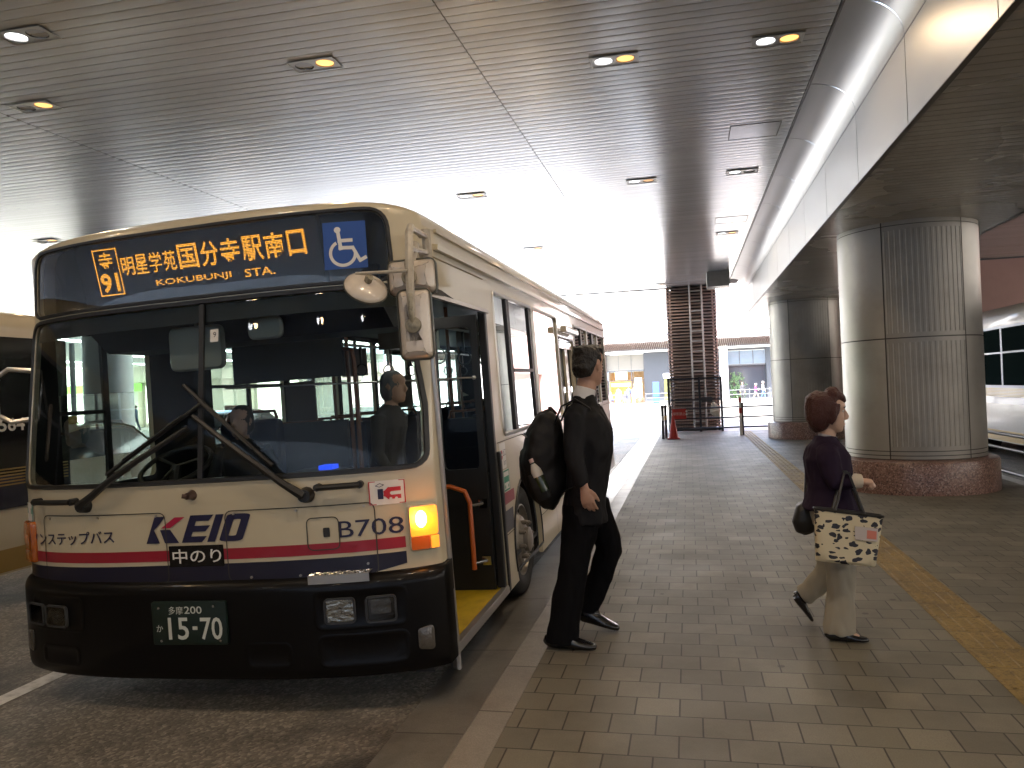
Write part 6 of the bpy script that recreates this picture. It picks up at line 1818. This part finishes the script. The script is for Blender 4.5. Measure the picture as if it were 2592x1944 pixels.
# ---- woman with the patterned tote
by = R(4); sv2 = rotz((0, -1, 0), by); s2 = .93
mb = MB()
T = head(mb, (.818, 5.05, 1.432), R(-2), .93, 0, R(6))
mb.loft([((.79, 5.05, 1.24), .055, .055), ((.798, 5.05, 1.3), .047, .05), ((.808, 5.05, 1.36), .044, .05), ((.81, 5.05, 1.41), .042, .045)], sv2, 14)
mb.loft([((.805, 5.05, .8), .12, .09), ((.803, 5.05, .98), .12, .09), ((.795, 5.05, 1.14), .14, .1), ((.79, 5.05, 1.22), .13, .08), ((.79, 5.05, 1.27), .06, .05)], sv2, 16)
mb.loft([((.772, 4.91, 1.215), .042, .042), ((.805, 4.845, 1.045), .036, .036), ((.915, 4.855, 1.048), .028, .025)], (0, -1, 0), 12)
hand(mb, (.912, 4.856, 1.048), (1, .05, -.05), (.1, .1, -1), (0, 1, .3), 1.0, 1.15)
mb.loft([((.815, 5.19, 1.21), .042, .042), ((.8, 5.24, 1.02), .034, .034), ((.87, 5.22, .86), .026, .024)], (0, -1, 0), 12)
hand(mb, (.87, 5.22, .86), (.35, 0, -.9), (0, -1, 0), (1, 0, 0), .88, .4)
for h_, k_, a_ in (((.82, 4.98, .84), (.82, 4.93, .46), (.792, 4.9, .17)), ((.815, 5.12, .84), (.8, 5.13, .47), (.645, 5.18, .29))):
    mb.loft([(h_, .07, .08), (k_, .046, .05), (a_, .032, .036)], sv2, 12)
mb.loft([((.79, 4.9, .2), .03, .034), ((.8, 4.895, .155), .03, .04), ((.87, 4.885, .15), .03, .022), ((.9, 4.88, .143), .026, .014)], (0, 1, 0), 12)
wom = fuse(mb, 'person', mat('skin_pale', (.52, .34, .25), .45, dirt=.06, dscale=30), .005, smooth=3)
tag(wom, 'woman with short reddish hair in a dark purple jacket and beige trousers walking right', 'person')
eyes(T, wom, .93)
M_jkt = mat('jacket_purple', (.02, .012, .027), .85, spec=.15, bump=.2, bscale=25)
mb = MB()
mb.loft([((.798, 5.05, .858), .2, .16), ((.8, 5.05, .9), .192, .15), ((.803, 5.05, .99), .165, .13), ((.797, 5.05, 1.09), .17, .13), ((.79, 5.05, 1.17), .178, .13), ((.786, 5.05, 1.235), .165, .1), ((.788, 5.05, 1.27), .1, .072), ((.79, 5.05, 1.3), .064, .06)], sv2, 22, e=2.2)
mb.loft([((.775, 4.93, 1.23), .062, .062), ((.772, 4.89, 1.19), .066, .066), ((.785, 4.86, 1.1), .06, .06), ((.805, 4.845, 1.045), .056, .056), ((.86, 4.85, 1.045), .05, .05), ((.905, 4.855, 1.047), .047, .045)], (0, -1, .2), 14)
mb.loft([((.81, 5.17, 1.23), .062, .062), ((.818, 5.215, 1.17), .062, .062), ((.8, 5.24, 1.03), .052, .052), ((.86, 5.225, .89), .042, .042)], (0, -1, .2), 14)
fuse(mb, 'jacket', M_jkt, .0075, wom, smooth=4, noise=(.007, 13, 13, 9))
mb = MB(); mb.loft([((.795, 5.05, 1.27), .062, .062), ((.805, 5.05, 1.305), .052, .056)], sv2, 16); fuse(mb, 'scarf', mat('scarf_grey', (.3, .29, .33), .8), .005, wom, noise=(.004, 30, 30, 30))
M_bei = mat('trousers_beige', (.3, .27, .21), .85, bump=.12, bscale=10)
mb = MB()
mb.loft([((.805, 5.05, .95), .14, .105), ((.805, 5.05, .86), .16, .12), ((.808, 5.05, .77), .15, .112), ((.81, 5.05, .73), .1, .09)], sv2, 18)
mb.loft([((.82, 4.985, .86), .088, .11), ((.825, 4.965, .7), .082, .1), ((.822, 4.935, .48), .066, .08), ((.812, 4.92, .36), .064, .078), ((.8, 4.905, .22), .066, .086), ((.795, 4.9, .152), .068, .09)], sv2, 16)
mb.loft([((.815, 5.115, .85), .088, .11), ((.812, 5.125, .68), .08, .098), ((.8, 5.13, .5), .066, .078), ((.765, 5.145, .43), .062, .07), ((.69, 5.17, .34), .06, .066), ((.645, 5.185, .3), .06, .066)], sv2, 16)
fuse(mb, 'trousers', M_bei, .0075, wom, smooth=3, noise=(.011, 14, 14, 5))
mb = MB(); shoe(mb, (.722, 4.893, .121), (.95, 4.875, .121), 0, .038, .032); fuse(mb, 'shoe', mat('pump_black', (.008, .008, .01), .25, coat=.4), .005, wom, smooth=2)
mb = MB(); shoe(mb, (.59, 5.19, .285), (.69, 5.2, .13), 0, .038, .03); fuse(mb, 'shoe', mat('pump_black', (.008, .008, .01), .25, coat=.4), .005, wom, smooth=2)
M_red_h = mat('hair_auburn', (.05, .0095, .007), .45, spec=.45, bump=.9, bscale=140)
mb = MB()
HW_ = lambda x, y, z: (.818 + x, 5.05 + y, 1.432 + z)
mb.loft([(HW_(-.045, 0, -.1), .05, .04), (HW_(-.055, 0, -.07), .072, .062), (HW_(-.058, 0, -.03), .088, .085), (HW_(-.045, 0, .02), .094, .098), (HW_(-.03, 0, .07), .092, .108), (HW_(-.02, 0, .105), .076, .088), (HW_(-.015, 0, .128), .04, .05)], (0, 1, 0), 20)
mb.loft([(HW_(-.01, 0, .1), .06, .05), (HW_(.035, 0, .105), .06, .045), (HW_(.07, 0, .085), .05, .028), (HW_(.085, 0, .065), .035, .012)], (0, 1, 0), 14)
mb.ball(HW_(.015, 0, .13), .04, .045, .03, 10)
for sg in (-1, 1): mb.loft([(HW_(.015, sg * .066, .06), .04, .022), (HW_(.01, sg * .075, .01), .034, .02), (HW_(.0, sg * .074, -.03), .024, .016), (HW_(-.01, sg * .068, -.06), .012, .01)], (1, 0, 0), 12)
fuse(mb, 'hair', M_red_h, .0055, wom, smooth=2, noise=(.0065, 34, 34, 16))

mb = MB(); mb.loft([((.872, 4.851, 1.046), .046, .044), ((.91, 4.855, 1.048), .047, .045), ((.945, 4.858, 1.047), .043, .04)], (0, -1, .2), 14); fuse(mb, 'cuff', mat('cuff_pale', (.55, .48, .38), .8), .005, wom)
# tote bag hanging from her forearm
tb = empty('tote_bag', 'cream tote bag with black leaf print and a clear card pocket on the woman arm', 'tote bag', (.84, 4.77, .6))
O2 = Vector((.84, 4.77, .6))
M_tote = bpy.data.materials.new('tote_print'); M_tote.use_nodes = True
k = NT(M_tote); p_ = k.n['Principled BSDF']; tc = k.new('ShaderNodeTexCoord'); mp = k.new('ShaderNodeMapping')
mp.inputs['Rotation'].default_value = (0, R(18), 0); mp.inputs['Scale'].default_value = (20, 20, 31)
k.link(tc.outputs['Object'], mp.inputs[0])
n1 = k.new('ShaderNodeTexNoise', i_Scale=.55, i_Detail=2.0); k.link(mp.outputs[0], n1.inputs['Vector'])
vv = k.n.new('ShaderNodeVectorMath'); vv.operation = 'MULTIPLY_ADD'; k.link(n1.outputs['Color'], vv.inputs[0]); vv.inputs[1].default_value = (1.6, 1.6, 1.6); k.link(mp.outputs[0], vv.inputs[2])
v = k.new('ShaderNodeTexVoronoi', i_Scale=1.0, i_Randomness=.8); k.link(vv.outputs[0], v.inputs['Vector'])
n2 = k.new('ShaderNodeTexNoise', i_Scale=2.6, i_Detail=2.0); k.link(mp.outputs[0], n2.inputs['Vector'])
spot = k.math('LESS_THAN', k.math('ADD', v.outputs['Distance'], k.math('MULTIPLY', n2.outputs[0], .3)), .56)
k.link(k.mix(spot, (.6, .53, .36), (.015, .016, .025)), p_.inputs['Base Color']); p_.inputs['Roughness'].default_value = .6
def QT(x, y, z): return tuple(Vector((x, y, z)) - O2)
mb = MB()
rings = []
for t in (0, .06, .2, .4, .6, .8, .95, 1.0):
    x0, z0 = .664 + (.668 - .664) * t, .615 + (.905 - .615) * t
    x1, z1 = .978 + (1.03 - .978) * t, .582 + (.856 - .582) * t
    th = .055 - .02 * t; 
    if t == 0: th = .04
    ring = []
    for i in range(28):
        a = 2 * pi * i / 28; c, s_ = math.cos(a), math.sin(a)
        c = math.copysign(abs(c) ** .35, c); s_ = math.copysign(abs(s_) ** .6, s_)
        f = (c + 1) / 2
        ring.append(QT(x0 + (x1 - x0) * f, 4.77 + th * s_, z0 + (z1 - z0) * f))
    rings.append(ring)
mb.rings(rings, cap=False); n = 28
mb.f.append(tuple(range(n))); mb.m.append(0)
mb.build('bag', M_tote, tb, ang=60, solid=.004)
mb = MB(); mb.tube([Vector(p) + Vector((0, 0, .004)) for p in rings[-1]] + [Vector(rings[-1][0]) + Vector((0, 0, .004))], .008, 6, cap=False); mb.build('top_binding', M_black, tb)
for yy in (-.04, .045):
    mb = MB(); mb.tube([QT(.77, 4.77 + yy * .8, .885), QT(.8, 4.8 + yy, .97), QT(.845, 4.85 + yy * .9, 1.1), QT(.87, 4.85 + yy * .9, 1.1), QT(.905, 4.8 + yy, .96), QT(.93, 4.77 + yy * .8, .87)], .008, 8); mb.build('handle', M_black, tb)
mb = MB(); mb.rings([[QT(.866 + .004, 4.722, .74), QT(.985, 4.722, .727), QT(.992, 4.724, .8), QT(.872, 4.724, .813)], [QT(.87, 4.716, .74), QT(.985, 4.716, .727), QT(.992, 4.718, .8), QT(.872, 4.718, .813)]])
cp = mb.build('card_pocket', mat('clear_pocket', (.55, .5, .48), .08, coat=1.0), tb, ang=0)
mb = MB(); mb.quad(QT(.93, 4.7145, .745), QT(.98, 4.7145, .74), QT(.983, 4.7155, .785), QT(.934, 4.7155, .792)); mb.build('card', mat('card_pink', (.6, .2, .14), .4), cp, ang=0)
hb = empty('shoulder_bag', 'small black shoulder bag behind the woman hip', 'bag', (.665, 5.14, .78))
mb = MB(); mb.loft([((-.03, 0, .1), .045, .02), ((-.01, 0, .07), .07, .05), ((0, 0, 0), .075, .08), ((.01, 0, -.06), .065, .07), ((.02, 0, -.085), .03, .03)], (0, 1, 0), 16, e=2.4); fuse(mb, 'bag', M_black, .007, hb)
mb = MB(); mb.tube([(-.0, .0, .08), (.02, .02, .3), (.09, .055, .47), (.16, .05, .45), (.2, .02, .3)], .008, 6); mb.build('strap', M_black, hb)

# ---- people inside the bus (on its floor, in world coordinates)
def in_bus(x, y, z): return bus.matrix_world @ Vector((x, y, z))
small_person(in_bus(-1.95, 1.22, .36), R(-90), 'driver in a dark uniform seated behind the bus windscreen', (.02, .022, .03), (.02, .02, .03), h=1.68, seated=True, arm=.3, voxel=.0085, fine=True)
small_person(in_bus(-.66, .8, .3), R(-8), 'grey haired passenger in a dark suit standing by the bus door inside the windscreen', (.02, .02, .022), (.02, .02, .022), hair=(.1, .1, .1), h=1.5, stride=.1, lean=.12, voxel=.0085, fine=True)
